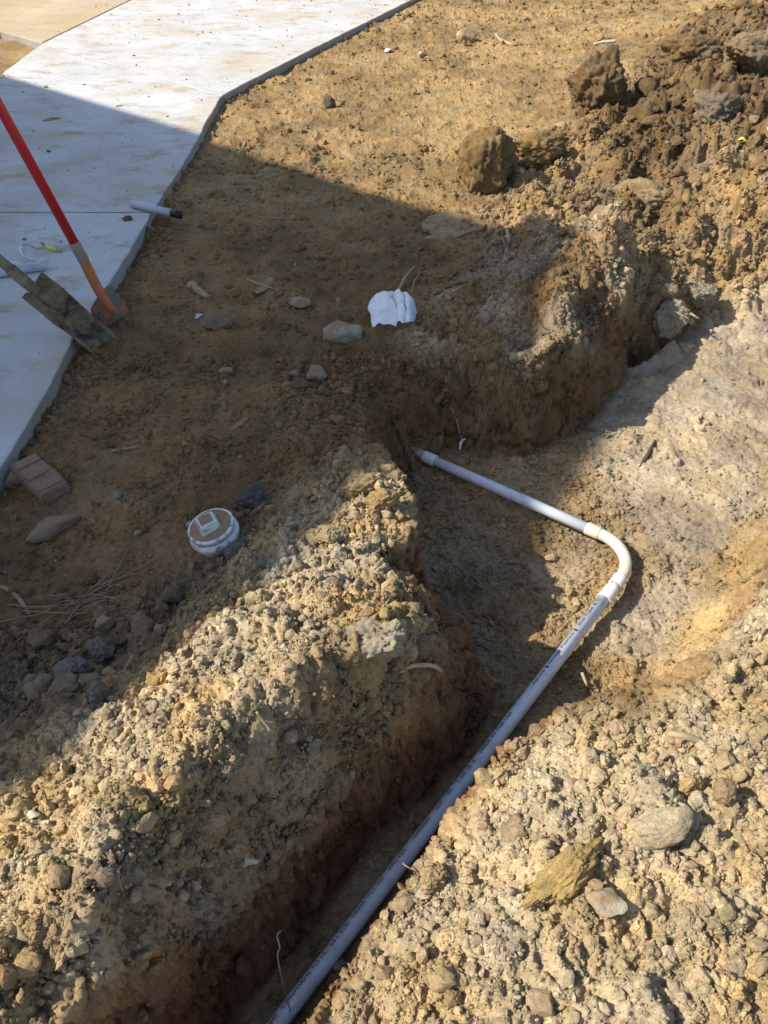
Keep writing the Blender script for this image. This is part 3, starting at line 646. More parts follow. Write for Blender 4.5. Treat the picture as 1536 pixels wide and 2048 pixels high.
# dry crumbs kicked on to the concrete
n = 6500; sx_ = rng.uniform(-2.6, .6, n); sy_ = 1.2 + 7.5 * rng.random(n) ** 1.3; ok = in_slab(sx_, sy_, -.03) & (rng.random(n) < .25 + .75 * clump(sx_, sy_, 71.)); sx_, sy_ = sx_[ok], sy_[ok]
sr = .0012 * (rng.random(len(sx_)) ** (-1 / 2.2)) * (.6 + .25 * sy_ / 2); sr = np.minimum(sr, .011)
scatter_object('crumbs_on_concrete', np.stack([sx_, sy_, np.full(len(sx_), SLAB_Z) + sr * .2], 1), sr[:, None] * rng.uniform(.6, 1.5, (len(sx_), 3)) * np.array([1, 1, .6]), np.stack([rng.uniform(-.3, .3, len(sx_)), rng.uniform(-.3, .3, len(sx_)), rng.uniform(0, 6.28, len(sx_))], 1), rng.integers(0, 8, len(sx_)), np.tile(np.array([.17, .13, .09]), (len(sx_), 1)) * rng.uniform(.5, 2.2, (len(sx_), 1)), 'dark soil crumbs scattered on the concrete walkway', 'soil crumbs')

# countable clods, each its own object
CLOD_ME = [rock_mesh('clod', 300 + k, 3, 'clod', M_CLOD) for k in range(9)]
STONE_ME = [rock_mesh('stone', 340 + k, 3, 'stone', M_STONE) for k in range(6)]
def put_rock(name, me, p, size, rot, color, sink=.3):
    o = bpy.data.objects.new(name, me); COL.objects.link(o); o.location = (p[0], p[1], p[2] + size[2] * (1 - 2 * sink)); o.scale = size; o.rotation_euler = rot
    o.color = (color[0], color[1], color[2], 1); return o
def soil_at(p): 
    a = np.array([p[0]]); b = np.array([p[1]]); H_, S_, t_ = baseH(a, b); return soil_col(a, b, S_, t_)[0]
FIELD = []; ANCHORS = []
def clod_field(count, Zm, rlo, rhi, label, group, box, pw=2.0, thr=.5, extra=None):
    done = 0
    while done < count:
        x_, y_ = random.uniform(box[0], box[1]), random.uniform(box[2], box[3])
        a, b = np.array([x_]), np.array([y_])
        if zn(Zm, a, b)[0] < thr or in_slab(a, b, .02)[0]: continue
        H_, S_, t_ = baseH(a, b)
        if .03 < t_[0] < .9: continue
        q = ray_px(x_, y_, H_[0])
        if not (-20 < q[0] < 1556 and -20 < q[1] < 2068): continue
        r = rlo * (1 - random.random() * (1 - (rlo / rhi) ** pw)) ** (-1 / pw)
        c = soil_at((x_, y_)) * random.uniform(.85, 1.25)
        s = (r * random.uniform(.9, 1.35), r * random.uniform(.8, 1.1), r * random.uniform(.6, .9))
        o = put_rock('clod', random.choice(CLOD_ME), (x_, y_, float(ground_z(a, b)[0])), s, (random.uniform(-.4, .4), random.uniform(-.4, .4), random.uniform(0, 6.28)), c, .38)
        tag(o, label, 'clod', group); FIELD.append((o, label, q)); done += 1
def ray_px(x_, y_, z_):
    d = np.array([x_, y_, z_ - CAM_H]); k = d @ _f; return (768 + FPX * d[0] / k, 1024 - FPX * (d @ _u) / k)
clod_field(50, Z_LEFT, .009, .019, 'crumbly tan clod on the sunlit heap left of the trench', 'clods on the heap left of the trench', (-.9, .1, .3, 1.7))
clod_field(60, Z_RIGHT, .009, .023, 'pale dry clod on the heap right of the trench', 'clods on the heap right of the trench', (0, 1.5, .3, 1.6))
clod_field(78, Z_FAR, .022, .07, 'brown clod in the rough spoil bank behind the pit', 'clods in the far spoil bank', (.8, 4, 2.8, 7.5), 1.6)
clod_field(20, Z_EDGE, .010, .022, 'small brown clod in the pebbly strip between pale stone and pit', 'clods on the left lip of the pit', (-.4, .3, 1.7, 2.7))
clod_field(26, Z_DARK, .015, .034, 'dark grey clod in the shaded belt below the white cleanout', 'dark clods below the cleanout', (-1, .1, .8, 1.9), 1.6)
clod_field(22, Z_SLABEDGE, .008, .018, 'small grey clod fallen along the edge of the concrete', 'clods along the concrete edge', (-1.2, -.4, 1.4, 5.5))
clod_field(16, Z_MOUND, .012, .026, 'grey brown clod on top of the shaded mound behind the pit', 'clods on the shaded mound', (.2, 1.2, 2.4, 3.3))
# ------------------------------------------------------------------ named clods and stones
def named(kind, name, label, cat, u, v, wpx, hpx, dpx, rotz, color, seed, tilt=(0, 0), sink=.25, sub=4, shape=None):
    p = hit(u, v); k = dist(np.array([p.x]), np.array([p.y]))[0] / FPX * (1.0)
    me = rock_mesh(name, seed, sub, shape or ('clod' if kind == 'c' else 'stone'), M_CLOD if kind == 'c' else M_STONE)
    o = put_rock(name, me, p, (wpx * k / 2, dpx * k / 2, hpx * k / 2), (tilt[0], tilt[1], rotz), color, sink); tag(o, label, cat); ANCHORS.append((label, (u, v))); return o
BR = (.19, .125, .065); TN = (.38, .27, .14); GY = (.36, .30, .22); OC = (.46, .31, .12)
named('c', 'clod', 'big dark brown clod standing alone on the sunlit ground, top right', 'clod', 1188, 212, 118, 100, 90, .3, (.17, .115, .06), 501, sub=5, sink=.15)
named('c', 'clod', 'big upright brown clod at the tip of the house shadow', 'clod', 962, 372, 105, 120, 80, -.5, (.21, .14, .065), 502, sub=5, sink=.15, tilt=(0, .25))
named('c', 'clod', 'broad ochre clod right of the upright clod at the shadow tip', 'clod', 1065, 318, 125, 60, 75, .5, (.25, .165, .072), 503, sub=5)
named('c', 'clod', 'long low ochre clod between the two big brown clods', 'clod', 1015, 352, 70, 40, 60, .9, (.24, .16, .07), 504)
named('c', 'clod', 'dark shaggy clod of the spoil bank near the right edge', 'clod', 1425, 240, 90, 60, 70, .2, (.19, .15, .10), 505, sub=5)
named('c', 'clod', 'dark hollow clod at the far top of the spoil bank', 'clod', 1375, 130, 120, 60, 80, .4, (.20, .135, .07), 506, sub=5)
named('c', 'clod', 'grey brown lump by the upper right corner of the spoil bank', 'clod', 1500, 130, 110, 70, 80, .3, (.24, .18, .11), 507, sub=5)
named('c', 'clod', 'wide lump with a grey cap in the middle of the spoil bank', 'clod', 1290, 410, 110, 60, 70, -.3, (.30, .22, .12), 508, sub=5)
named('c', 'clod', 'rounded grey clod right of the root clump', 'clod', 1392, 610, 62, 54, 50, .2, (.30, .25, .18), 509, sub=5, sink=.15)
named('c', 'clod', 'clod with roots overhanging the dark burrow', 'clod', 1325, 670, 78, 84, 60, .4, (.33, .28, .20), 510, sub=5, sink=.2)
named('c', 'clod', 'brown clod above the rounded grey clod', 'clod', 1330, 590, 60, 36, 44, .1, (.27, .20, .12), 511)
named('c', 'clod', 'tan clump crowning the end of the left heap', 'clod', 770, 1010, 70, 56, 56, .7, (.36, .25, .125), 573, sub=5, sink=.3)
named('c', 'clod', 'tan lump below the clump crowning the left heap', 'clod', 660, 1075, 80, 40, 56, .2, (.40, .29, .15), 574, sub=5, sink=.35)
named('s', 'stone', 'pale grey faceted stone beside the white plastic', 'stone', 686, 678, 78, 50, 52, .15, (.38, .335, .26), 520, sub=4, sink=.22)
named('s', 'stone', 'flat half-buried tan stone left of the pale faceted stone', 'stone', 598, 608, 48, 16, 34, -.2, (.40, .33, .24), 521, sink=.35)
named('s', 'stone', 'long pointed brown stone below the brick', 'stone', 106, 1064, 100, 40, 44, .55, (.27, .21, .155), 522, sink=.25)
named('s', 'stone', 'rounded stone touching the lower end of the brick', 'stone', 32, 968, 40, 34, 32, .2, (.22, .18, .14), 523)
named('s', 'stone', 'small grey green stone between brick and cleanout', 'stone', 234, 996, 26, 20, 16, 1.0, (.27, .26, .20), 524)
named('s', 'stone', 'tiny blue white pebble left of the cleanout', 'pebble', 379, 1052, 16, 16, 14, 0, (.55, .57, .58), 525, sub=3)
named('s', 'stone', 'tan rounded stone below the straw tuft', 'stone', 212, 1250, 44, 28, 34, .3, (.30, .215, .135), 526)
named('c', 'clod', 'dark grey mud lump clinging right of the cleanout', 'clod', 505, 1012, 66, 62, 50, .4, (.17, .15, .125), 530, sub=5, sink=.2)
named('c', 'clod', 'grey mud lump piled against the front of the cleanout', 'clod', 478, 1100, 72, 40, 50, .8, (.20, .18, .15), 531, sub=5, sink=.3)
named('c', 'clod', 'large slate grey clod in the dark belt, lower left', 'clod', 148, 1350, 60, 48, 50, .5, (.21, .185, .15), 532, sub=5)
named('c', 'clod', 'large brown grey clod at the upper end of the dark belt', 'clod', 205, 1310, 64, 50, 50, .1, (.20, .165, .125), 533, sub=5)
named('c', 'clod', 'upright grey clod at the sunlit border of the dark belt', 'clod', 196, 1395, 46, 50, 40, .2, (.22, .19, .15), 534)
named('c', 'clod', 'ochre clod just past the shadow line on the left heap', 'clod', 315, 1362, 36, 44, 30, .5, (.45, .32, .15), 535)
named('s', 'stone', 'pale weathered stone high on the left heap', 'stone', 295, 1648, 46, 30, 26, .7, (.44, .37, .26), 536, sink=.2)
named('c', 'clod', 'heavy pale clod overhanging the trench from the left heap', 'clod', 750, 1300, 110, 110, 80, .2, (.36, .30, .21), 537, sub=5, sink=.3)
named('c', 'clod', 'knobbly tan clod on the end of the left heap by the pit', 'clod', 715, 985, 110, 60, 70, .4, (.40, .29, .15), 538, sub=5, sink=.3)
named('c', 'stone', 'large grey boulder-like stone on the right heap', 'stone', 1318, 1660, 116, 60, 66, .22, (.50, .39, .24), 540, sub=5, sink=.25, shape='slabby')
named('c', 'clod', 'long yellow ochre clay clod on the right heap', 'clod', 1122, 1762, 178, 62, 66, .62, (.42, .285, .11), 541, sub=5, sink=.25)
named('s', 'stone', 'pale flat stone right of the long ochre clod', 'stone', 1212, 1805, 68, 34, 50, -.3, (.50, .42, .30), 542, sink=.3)
named('c', 'clod', 'rounded ochre clod above the boulder-like stone', 'clod', 1372, 1580, 50, 42, 42, .1, (.44, .32, .15), 543)
named('s', 'stone', 'tan oval stone at the right of the ochre clods', 'stone', 1448, 1528, 44, 36, 32, .9, (.45, .35, .22), 544)
named('c', 'clod', 'brown pitted clod near the right border', 'clod', 1450, 1590, 42, 40, 40, .3, (.31, .22, .12), 545)
named('c', 'clod', 'pointed clod casting a round shadow near the top of the right heap', 'clod', 1186, 1512, 28, 30, 26, .3, (.36, .30, .22), 546)
named('c', 'clod', 'small round clod next to the pointed clod', 'clod', 1222, 1496, 26, 28, 26, .3, (.37, .29, .18), 547)
named('c', 'clod', 'brown clod lump above the long ochre clod', 'clod', 1030, 1668, 58, 50, 52, .4, (.36, .26, .15), 548)
named('c', 'clod', 'ochre brown clod at the trench edge of the right heap', 'clod', 872, 1765, 56, 66, 44, .4, (.40, .29, .16), 549, sub=5)
named('c', 'clod', 'pale peg-like clod leaning over the conduit, bottom', 'clod', 688, 1945, 40, 70, 34, .4, (.45, .38, .27), 550, sub=5, sink=.2)
named('c', 'clod', 'dark crumbly clod at the bottom of the right heap', 'clod', 905, 2000, 34, 44, 28, .3, (.31, .23, .13), 551)
named('s', 'stone', 'pale cracked stone at the lower border of the right heap', 'stone', 1080, 2010, 54, 30, 44, .1, (.48, .39, .27), 552, sink=.3)
named('c', 'clod', 'flat tan clod at the lower right corner', 'clod', 1460, 1935, 56, 30, 44, .5, (.37, .30, .21), 553, sink=.35)
named('s', 'stone', 'rounded tan stone on the pit floor beside the elbow', 'stone', 1102, 1118, 30, 18, 24, .3, (.40, .31, .19), 554, sink=.3)
named('s', 'stone', 'pale chip of stone on the shaded pit floor', 'stone', 1003, 1055, 18, 16, 14, .3, (.42, .39, .34), 555, sub=3)
named('s', 'stone', 'pale stone on the sunlit ground near the top', 'stone', 930, 84, 38, 26, 30, .2, (.46, .36, .23), 556)
named('s', 'stone', 'small white pebble on the sunlit ground near the top', 'pebble', 842, 114, 14, 12, 12, .2, (.5, .46, .38), 557, sub=3)
named('s', 'stone', 'grey lumpy stone among the pebbles left of the pit', 'stone', 634, 758, 40, 36, 34, .2, (.30, .26, .215), 558)
named('s', 'stone', 'brown stone left of the grey lumpy stone', 'stone', 590, 752, 24, 22, 20, .2, (.28, .22, .16), 559)
named('c', 'clod', 'long dark clod under the grey lumpy stone', 'clod', 600, 776, 42, 26, 24, .5, (.17, .125, .08), 560)
named('c', 'clod', 'low brown clod below the scrap of foil', 'clod', 432, 655, 62, 26, 36, .35, (.25, .185, .115), 561)
named('c', 'clod', 'small dark clod standing alone in the sun near the top', 'clod', 658, 215, 26, 28, 22, .1, (.17, .13, .09), 562)
named('s', 'stone', 'square tan stone chip on the shaded ground', 'stone', 452, 745, 28, 18, 20, .3, (.30, .235, .165), 563, sink=.3)

# ------------------------------------------------------------------ brick
M_BRICK = plain('brick_clay', (.25, .155, .11), .95, .25, 90, .5, .002, .1, dirt=(.25, .185, .12), dirt_amt=(.48, .66), dscale=22)
p1, p2 = P(50, 926, .035), P(108, 977, .035); ax = Vector(p2 - p1); ax.z = -.004; L = .185; ax.normalize()
side = Vector((0, 0, 1)).cross(ax).normalized(); upb = ax.cross(side)
brick = empty('brick', tuple((Vector(p1) + Vector(p2)) / 2 - Vector((0, 0, .035)))); tag(brick, 'weathered red brick half sunk beside the corner of the concrete', 'brick')
def oriented_box(name, c, a, b, n, la, lb, ln, material, parent, bev=.003, rough_amp=0.0, cuts=0):
    bm = bmesh.new(); bmesh.ops.create_cube(bm, size=1)
    for q in bm.verts: q.co = Vector((q.co.x * la, q.co.y * lb, q.co.z * ln))
    bmesh.ops.bevel(bm, geom=bm.edges[:], offset=bev, segments=2, affect='EDGES')
    if cuts:
        bmesh.ops.subdivide_edges(bm, edges=bm.edges[:], cuts=cuts, use_grid_fill=True)
        v = np.array([q.co[:] for q in bm.verts]); d = noise3(v[:, 0] * 60 + 3, v[:, 1] * 60, v[:, 2] * 60) * rough_amp + noise3(v[:, 0] * 22 + 3, v[:, 1] * 22, v[:, 2] * 22) * rough_amp
        for q, k in zip(bm.verts, d): q.co += q.co.normalized() * k
    Mx = Matrix((a, b, n)).transposed()
    for q in bm.verts: q.co = Mx @ q.co + Vector(c)
    return bm_obj(name, bm, material, parent)
oriented_box('brick_body', (0, 0, .014), ax, side, upb, L, .084, .058, M_BRICK, brick, .004, .0035, 5)
for k, q in enumerate((-.069, -.016, .056)):                      # worn ridges across the top face
    oriented_box('ridge', tuple(ax * q + upb * .0445), ax, side, upb, (.04, .06, .045)[k], .076, .007, M_BRICK, brick, .003, .002, 3)

# ------------------------------------------------------------------ conduit
M_PVC = plain('grey_white_pvc', (.62, .66, .71), .38, .05, 40, .05, .0005, .45, dirt=(.42, .34, .24), dirt_amt=(.52, .82), dscale=24)
M_PVCB = plain('white_pvc', (.70, .70, .69), .35, .04, 40, .05, .0005, .45, dirt=(.5, .42, .32), dirt_amt=(.64, .85), dscale=26)
M_ELB = plain('cream_pvc', (.58, .52, .43), .42, .06, 30, .05, .0005, .4, dirt=(.45, .36, .25), dirt_amt=(.6, .85), dscale=20)
M_STUB = plain('muddy_pvc', (.40, .38, .33), .7, .25, 60, .2, .001, .3, dirt=(.22, .16, .10), dirt_amt=(.45, .65), dscale=40)
M_INK = plain('black_ink', (.02, .02, .025), .5, .2, 200, .0, .0005, .3)
PR = .0190
conduit = empty('electrical_conduit', tuple((A1 + B0) / 2 - Vector((0, 0, .03)))); tag(conduit, 'grey white plastic conduit turning a corner along the trench bottom', 'conduit')
def cpart(o):
    o.parent = conduit; o.matrix_parent_inverse = Matrix.Translation(-Vector(conduit.location)); return o
ad = (A1 - A0).normalized(); bd = (B1 - B0).normalized()
# corner point where both straights would meet
M2 = np.array([[ad.x, bd.x], [ad.y, bd.y]]); rhs = np.array([B0.x - A0.x, B0.y - A0.y]); tA, tB = np.linalg.solve(M2, rhs)
cornA = A0 + ad * tA; cornB = B0 - bd * tB; corner = (cornA + cornB) / 2
cosang = -ad.dot(bd); ang = math.acos(max(-1, min(1, cosang))); RB = .128; tl = RB / math.tan(ang / 2)
elA = corner - ad * tl; elB = corner + bd * tl
bis = (-ad + bd).normalized(); cen = corner + bis * (RB / math.sin(ang / 2))
arc = []
va = (elA - cen); vb = (elB - cen); th = math.acos(max(-1, min(1, va.normalized().dot(vb.normalized()))))
for k in range(25):
    t = k / 24; arc.append(cen + (va * math.sin((1 - t) * th) + vb * math.sin(t * th)) / math.sin(th))
bellA = elA - ad * .045; bellB = elB + bd * .028
def pipe(name, a, b, r, material, seg=28, hollow=True):
    return cpart(tube(name, [a, a.lerp(b, .5), b], r, material, seg=seg))
cpart(tube('elbow', [bellA] + arc + [bellB + bd * .01], PR, M_ELB, seg=28))
def coupling(a, b, r, material):                                 # belled socket with rolled lips
    d = (b - a).normalized(); Lc = (b - a).length
    pts = [a, a + d * .0015, a + d * .004, a + d * (Lc * .5), b - d * .004, b - d * .0015, b]; rr = [r - .0025, r - .0006, r, r, r, r - .0006, r - .0025]
    return cpart(tube('coupling', pts, rr, material, seg=28))
coupling(elA - ad * .052, elA - ad * .004, PR + .0026, M_ELB)
sA = A0 + ad * .045
pipe('pipe_stub', A0 - ad * .05, sA, PR - .001, M_STUB)
coupling(A0 + ad * .022, A0 + ad * .072, PR + .0032, M_PVCB)
pipe('pipe_length', sA + ad * .01, elA - ad * .02, PR - .0004, M_PVC)
cb0 = elB + bd * .004; coupling(cb0, cb0 + bd * .042, PR + .0026, M_PVCB)
cb1 = cb0 + bd * .056; coupling(cb1, cb1 + bd * .055, PR + .003, M_PVCB)
pipe('pipe_collar', cb0 + bd * .03, cb1 + bd * .02, PR + .001, M_ELB)
pipe('pipe_length', cb1 + bd * .03, B1 + bd * .9, PR - .0004, M_PVC)
# loose strand of cement at the mouth of the coupling
_, fr_ = frames([cb1 + bd * .055, cb1 + bd * .06]); t_, n_, b_ = fr_[0]
cpart(tube('cement_bead', [cb1 + bd * .0555 + (n_ * math.cos(a) + b_ * math.sin(a)) * (PR + .0035) for a in np.linspace(-1.5, 2.6, 24)], .0012, M_PVCB, seg=6))
def lettering(text, axis_pt, axis_dir, up_dir, s0, s1, height, radius, material=M_INK):
    cu = bpy.data.curves.new('lettering', 'FONT'); cu.body = text; cu.size = 1.0; cu.resolution_u = 2
    o = bpy.data.objects.new('lettering', cu); COL.objects.link(o); bpy.context.view_layer.update()
    dg = bpy.context.evaluated_depsgraph_get(); me = bpy.data.meshes.new_from_object(o.evaluated_get(dg)); bpy.data.objects.remove(o); bpy.data.curves.remove(cu)
    bm = bmesh.new(); bm.from_mesh(me); bpy.data.meshes.remove(me)
    xsv = [v.co.x for v in bm.verts]; x0, x1 = min(xsv), max(xsv)
    for k in range(-2, 9):
        gm = bm.verts[:] + bm.edges[:] + bm.faces[:]; bmesh.ops.bisect_plane(bm, geom=gm, plane_co=(0, k / 8 - .06, 0), plane_no=(0, 1, 0))
    side_ = axis_dir.cross(up_dir).normalized()                    # text 'up' runs around the pipe
    for v in bm.verts:
        s = s0 + (v.co.x - x0) / max(x1 - x0, 1e-6) * (s1 - s0); a = (v.co.y - .35) * height / radius
        v.co = axis_pt + axis_dir * s + up_dir * (math.cos(a) * radius) - side_ * (math.sin(a) * radius)
    return cpart(bm_obj('lettering', bm, material))
tdir = -bd                                                        # the print reads away from the camera
upv = Vector((0, 0, 1)); upv = (upv - tdir * upv.dot(tdir)).normalized(); lat = (nL - tdir * nL.dot(tdir)); lat = (lat - upv * lat.dot(upv)).normalized()
def s_of(u, v):
    q = Vector(P(u, v, -.285)); return (q - B1).dot(tdir)
TXT = [('897', (538, 2049), (553, 2028)), ('CONFORMS TO UL', (562, 2018), (653, 1906)), ('651', (659, 1895), (673, 1877)), ('STD', (679, 1870), (697, 1850)), ('NEMA', (704, 1839), (728, 1806)), ('TC2', (735, 1800), (748, 1782)), ('SW', (752, 1775), (766, 1760)), ('FPC-GA', (777, 1744), (808, 1704)), ('10/09/2020', (823, 1686), (857, 1643)), ('12:07', (867, 1626), (880, 1609)), ('2A', (892, 1596), (900, 1586)), ('| |||| ||| ||', (912, 1570), (945, 1529)), ('MADE IN THE USA', (954, 1512), (1017, 1432)), ('Atkore', (1054, 1376), (1078, 1348)), ('|', (1084, 1343), (1086, 1341)), ('Heritage', (1088, 1335), (1110, 1310)), ('Plastics', (1114, 1305), (1136, 1275)), ('|', (1140, 1271), (1142, 1268)), ('Allied', (1147, 1261), (1158, 1245)), ('Tube', (1160, 1242), (1173, 1224)), ('& C', (1177, 1220), (1186, 1208))]
tu = (upv * math.cos(R(28)) + lat * math.sin(R(28))).normalized()
if True:
    sd_ = tdir.cross(tu)
    # letters stand up towards the left bank
    for tx_, a_, b_ in TXT: lettering(tx_, B1, tdir, tu, s_of(*a_), s_of(*b_), .0125, PR + .0004)
tdA = ad; upA = Vector((0, 0, 1)); upA = (upA - tdA * upA.dot(tdA)).normalized(); latA = upA.cross(tdA).normalized()
if latA.y < 0: latA = -latA
tuA = (upA * math.cos(R(38)) + latA * math.sin(R(38))).normalized()
lettering('CONFORMS TO UL 651 STD NEMA TC2 SW FPC-GA', A0, tdA, tuA, .085, .42, .010, PR + .0004)
lettering('10', cb0, tdir, tu, -.052, -.044, .012, PR + .0016)

# ------------------------------------------------------------------ tools
def sheet_solid(name, G, thick, material, parent):               # G[i][j] grid of points -> plate with thickness
    n, m = len(G), len(G[0]); P_ = np.array([[list(q) for q in row] for row in G])
    t1 = np.gradient(P_, axis=0); t2 = np.gradient(P_, axis=1); N_ = np.cross(t1, t2); N_ /= np.maximum(np.linalg.norm(N_, axis=2), 1e-9)[..., None]
    A_ = (P_ + N_ * thick / 2).reshape(-1, 3); B_ = (P_ - N_ * thick / 2).reshape(-1, 3); k = n * m; F_ = []
    for i in range(n - 1):
        for j in range(m - 1):
            a = i * m + j; F_.append((a, a + m, a + m + 1, a + 1)); F_.append((k + a, k + a + 1, k + a + m + 1, k + a + m))
    loop = [(0, j) for j in range(m)] + [(i, m - 1) for i in range(1, n)] + [(n - 1, j) for j in range(m - 2, -1, -1)] + [(i, 0) for i in range(n - 2, 0, -1)]
    for (i0, j0), (i1, j1) in zip(loop, loop[1:] + loop[:1]):
        a, b = i0 * m + j0, i1 * m + j1; F_.append((a, b, k + b, k + a))
    return mesh_obj(name, list(map(tuple, np.concatenate([A_, B_]))), F_, material, parent)
def sub(o, root):
    o.parent = root; o.matrix_parent_inverse = Matrix.Translation(-Vector(root.location)); return o
M_MUDSTEEL = plain('muddy_steel', (.23, .17, .105), .85, .5, 26, .9, .006, .2, dirt=(.045, .038, .031), dirt_amt=(.47, .62), dscale=13)
M_SHAFT = plain('grimy_ash_shaft', (.27, .23, .165), .75, .25, 25, .3, .001, .3, dirt=(.07, .06, .045), dirt_amt=(.5, .62), dscale=14)
M_RED = plain('red_fibreglass', (.48, .022, .03), .38, .10, 30, .05, .0005, .5, dirt=(.28, .16, .10), dirt_amt=(.63, .8), dscale=16)
M_ORANGE = plain('scuffed_orange_paint', (.46, .15, .06), .6, .25, 26, .2, .001, .35, dirt=(.20, .15, .10), dirt_amt=(.52, .66), dscale=14)
M_ORMUD = plain('muddy_orange_blade', (.17, .125, .09), .75, .3, 28, .4, .0015, .3, dirt=(.62, .11, .055), dirt_amt=(.53, .60), dscale=16)
M_FERR = plain('dirty_ferrule', (.25, .20, .16), .6, .25, 40, .2, .001, .4)
# drain spade
gp = Vector(P(203, 694, .0)); gp.z = float(ground_z(np.array([gp.x]), np.array([gp.y]))[0])
topc = Vector(at_y(64, 577, gp.y - .02)); axs = (topc - gp).normalized()
view = (gp - Vector((0, 0, CAM_H))).normalized()
wdir = axs.cross(view).normalized(); 
if wdir.x < 0: wdir = -wdir
nface = wdir.cross(axs).normalized()
if nface.dot(view) > 0: nface = -nface
wdir = (wdir * math.cos(-.35) + nface * math.sin(-.35)).normalized(); nface = wdir.cross(axs).normalized()
if nface.dot(view) > 0: nface = -nface
spade = empty('trenching_spade', tuple(gp)); tag(spade, 'mud caked narrow drain spade leaning at the edge of the concrete', 'spade')
BL = (topc - gp).length; G = []
for i in range(22):
    s = -.05 + (BL + .05) * i / 21; row = []
    hw = .060 - .006 * (1 - s / BL) + .002 * math.sin(s * 40)
    for j in range(15):
        q = -1 + 2 * j / 14; up_ = .034 * q * q + .004 * math.exp(-(q / .25) ** 2) * (s / BL) * 3
        sh = 0.0
        if i == 21: sh = .014 * abs(q) + (-.022 if abs(q) < .35 else 0)
        if i == 0: sh = .012 * q * q
        wob = .006 * float(noise2(np.array([i * .45]), np.array([j * .6]), 77.)[0]) + .004 * float(noise2(np.array([i * 1.1]), np.array([j * 1.2]), 78.)[0])
        row.append(gp + axs * (s + sh) + wdir * (hw * q) + nface * (up_ + wob))
    G.append(row)
sub(sheet_solid('blade', G, .006, M_MUDSTEEL, None), spade)
sock = [gp + axs * (BL * .62) + nface * .004, gp + axs * (BL * .8) + nface * .008, gp + axs * (BL + .02) + nface * .010, gp + axs * (BL + .09) + nface * .012]
sub(tube('socket', sock, [.010, .017, .0205, .0205], M_MUDSTEEL, seg=18), spade)
sub(tube('handle', [gp + axs * (BL + .06) + nface * .012, gp + axs * (BL + .5) + nface * .012, gp + axs * (BL + 1.05) + nface * .012], [.0175, .0178, .017], M_SHAFT, seg=18), spade)
# red handled shovel
g2 = Vector(P(242, 648, .0)); g2.z = float(ground_z(np.array([g2.x]), np.array([g2.y]))[0])
yS = g2.y
hA = Vector(at_y(153, 494, yS - .03)); hB = Vector(at_y(4, 222, yS - .06)); hax = (hB - hA).normalized()
k1 = Vector(at_y(196, 578, yS - .03)); 
red = empty('red_shovel', tuple(g2)); tag(red, 'shovel with long red handle and scuffed orange blade stuck in the soil', 'shovel')
sub(tube('handle', [hA - hax * .02, hA + hax * .5, hA + hax * 1.25], .0165, M_RED, seg=20), red)
sub(tube('ferrule', [hA - hax * .055, hA - hax * .05, hA + hax * .015, hA + hax * .018], [.0175, .0195, .0195, .0175], M_FERR, seg=20), red)
neck = smooth_path([hA - hax * .045, hA.lerp(k1, .55), k1, k1.lerp(g2, .5) + Vector((0, -.012, 0)), k1.lerp(g2, .85)], 5)
nr = np.interp(np.linspace(0, 1, len(neck)), [0, .3, .6, .85, 1], [.0175, .0185, .018, .015, .009]); sub(tube('socket', neck, list(nr), M_ORANGE, seg=18), red)
ax2 = (k1 - g2).normalized(); v2 = (g2 - Vector((0, 0, CAM_H))).normalized(); w2 = ax2.cross(v2).normalized()
if w2.x < 0: w2 = -w2
n2_ = w2.cross(ax2).normalized()
if n2_.dot(v2) > 0: n2_ = -n2_
w2 = (w2 * math.cos(-.5) + n2_ * math.sin(-.5)).normalized(); n2_ = w2.cross(ax2).normalized()
if n2_.dot(v2) > 0: n2_ = -n2_
L2 = (k1 - g2).length; G = []
for i in range(18):
    s = -.06 + (L2 * .93 + .06) * i / 17; row = []
    for j in range(15):
        q = -1 + 2 * j / 14; hw = .066 - .014 * max(0, -s) / .06
        sh = -.03 * abs(q) ** 1.5 * (i / 17) if i > 12 else 0
        row.append(g2 + ax2 * (s + sh) + w2 * (hw * q) + n2_ * (-.030 * abs(q) ** 1.3 + .012))
    G.append(row)
sub(sheet_solid('blade', G, .003, M_ORMUD, None), red)

# ------------------------------------------------------------------ scraps on the concrete
M_BLUEPVC = plain('grey_blue_pvc', (.40, .44, .50), .42, .06, 30, .05, .0005, .45, dirt=(.3, .27, .22), dirt_amt=(.62, .8), dscale=18)
M_BLACK = plain('pipe_end_black', (.012, .013, .015), .5, .2, 60, .1, .0005, .4)
M_WIREW = plain('white_wire', (.68, .66, .60), .5, .08, 80, .05, .0005, .4)
M_COPPER = plain('dull_wire', (.16, .14, .12), .5, .2, 80, .1, .0005, .4)
M_YEL = plain('yellow_plastic', (.62, .62, .04), .5, .10, 60, .1, .0005, .4)
za = SLAB_Z + .0172
q0, q1, q2 = Vector(P(264, 408, za)), Vector(P(345, 426, za)), Vector(P(361, 430, za))
oc = empty('pipe_offcut', tuple(q0 - Vector((0, 0, .017)))); tag(oc, 'short grey pipe offcut jutting over the edge of the concrete', 'pipe')
sub(tube('pipe_wall', [q0, q0.lerp(q1, .5), q1], .017, M_BLUEPVC, seg=20), oc); sub(tube('dark_end', [q1 - (q1 - q0) * .01, q2], .0178, M_BLACK, seg=20), oc)  # short black length, slightly wider than the pipe, at its outer end
r0, r1, r2 = Vector(P(-60, 556, za)), Vector(P(78, 533, za)), Vector(P(95, 531, za))
tp = empty('torn_pipe', tuple(r1 - Vector((0, 0, .017)))); tag(tp, 'grey blue pipe scrap with a torn end and wire, left edge', 'pipe')
sub(tube('pipe_wall', [r0, r0.lerp(r1, .5), r1], .017, M_BLUEPVC, seg=20), tp)
pr_ = (r1 - r0).normalized()
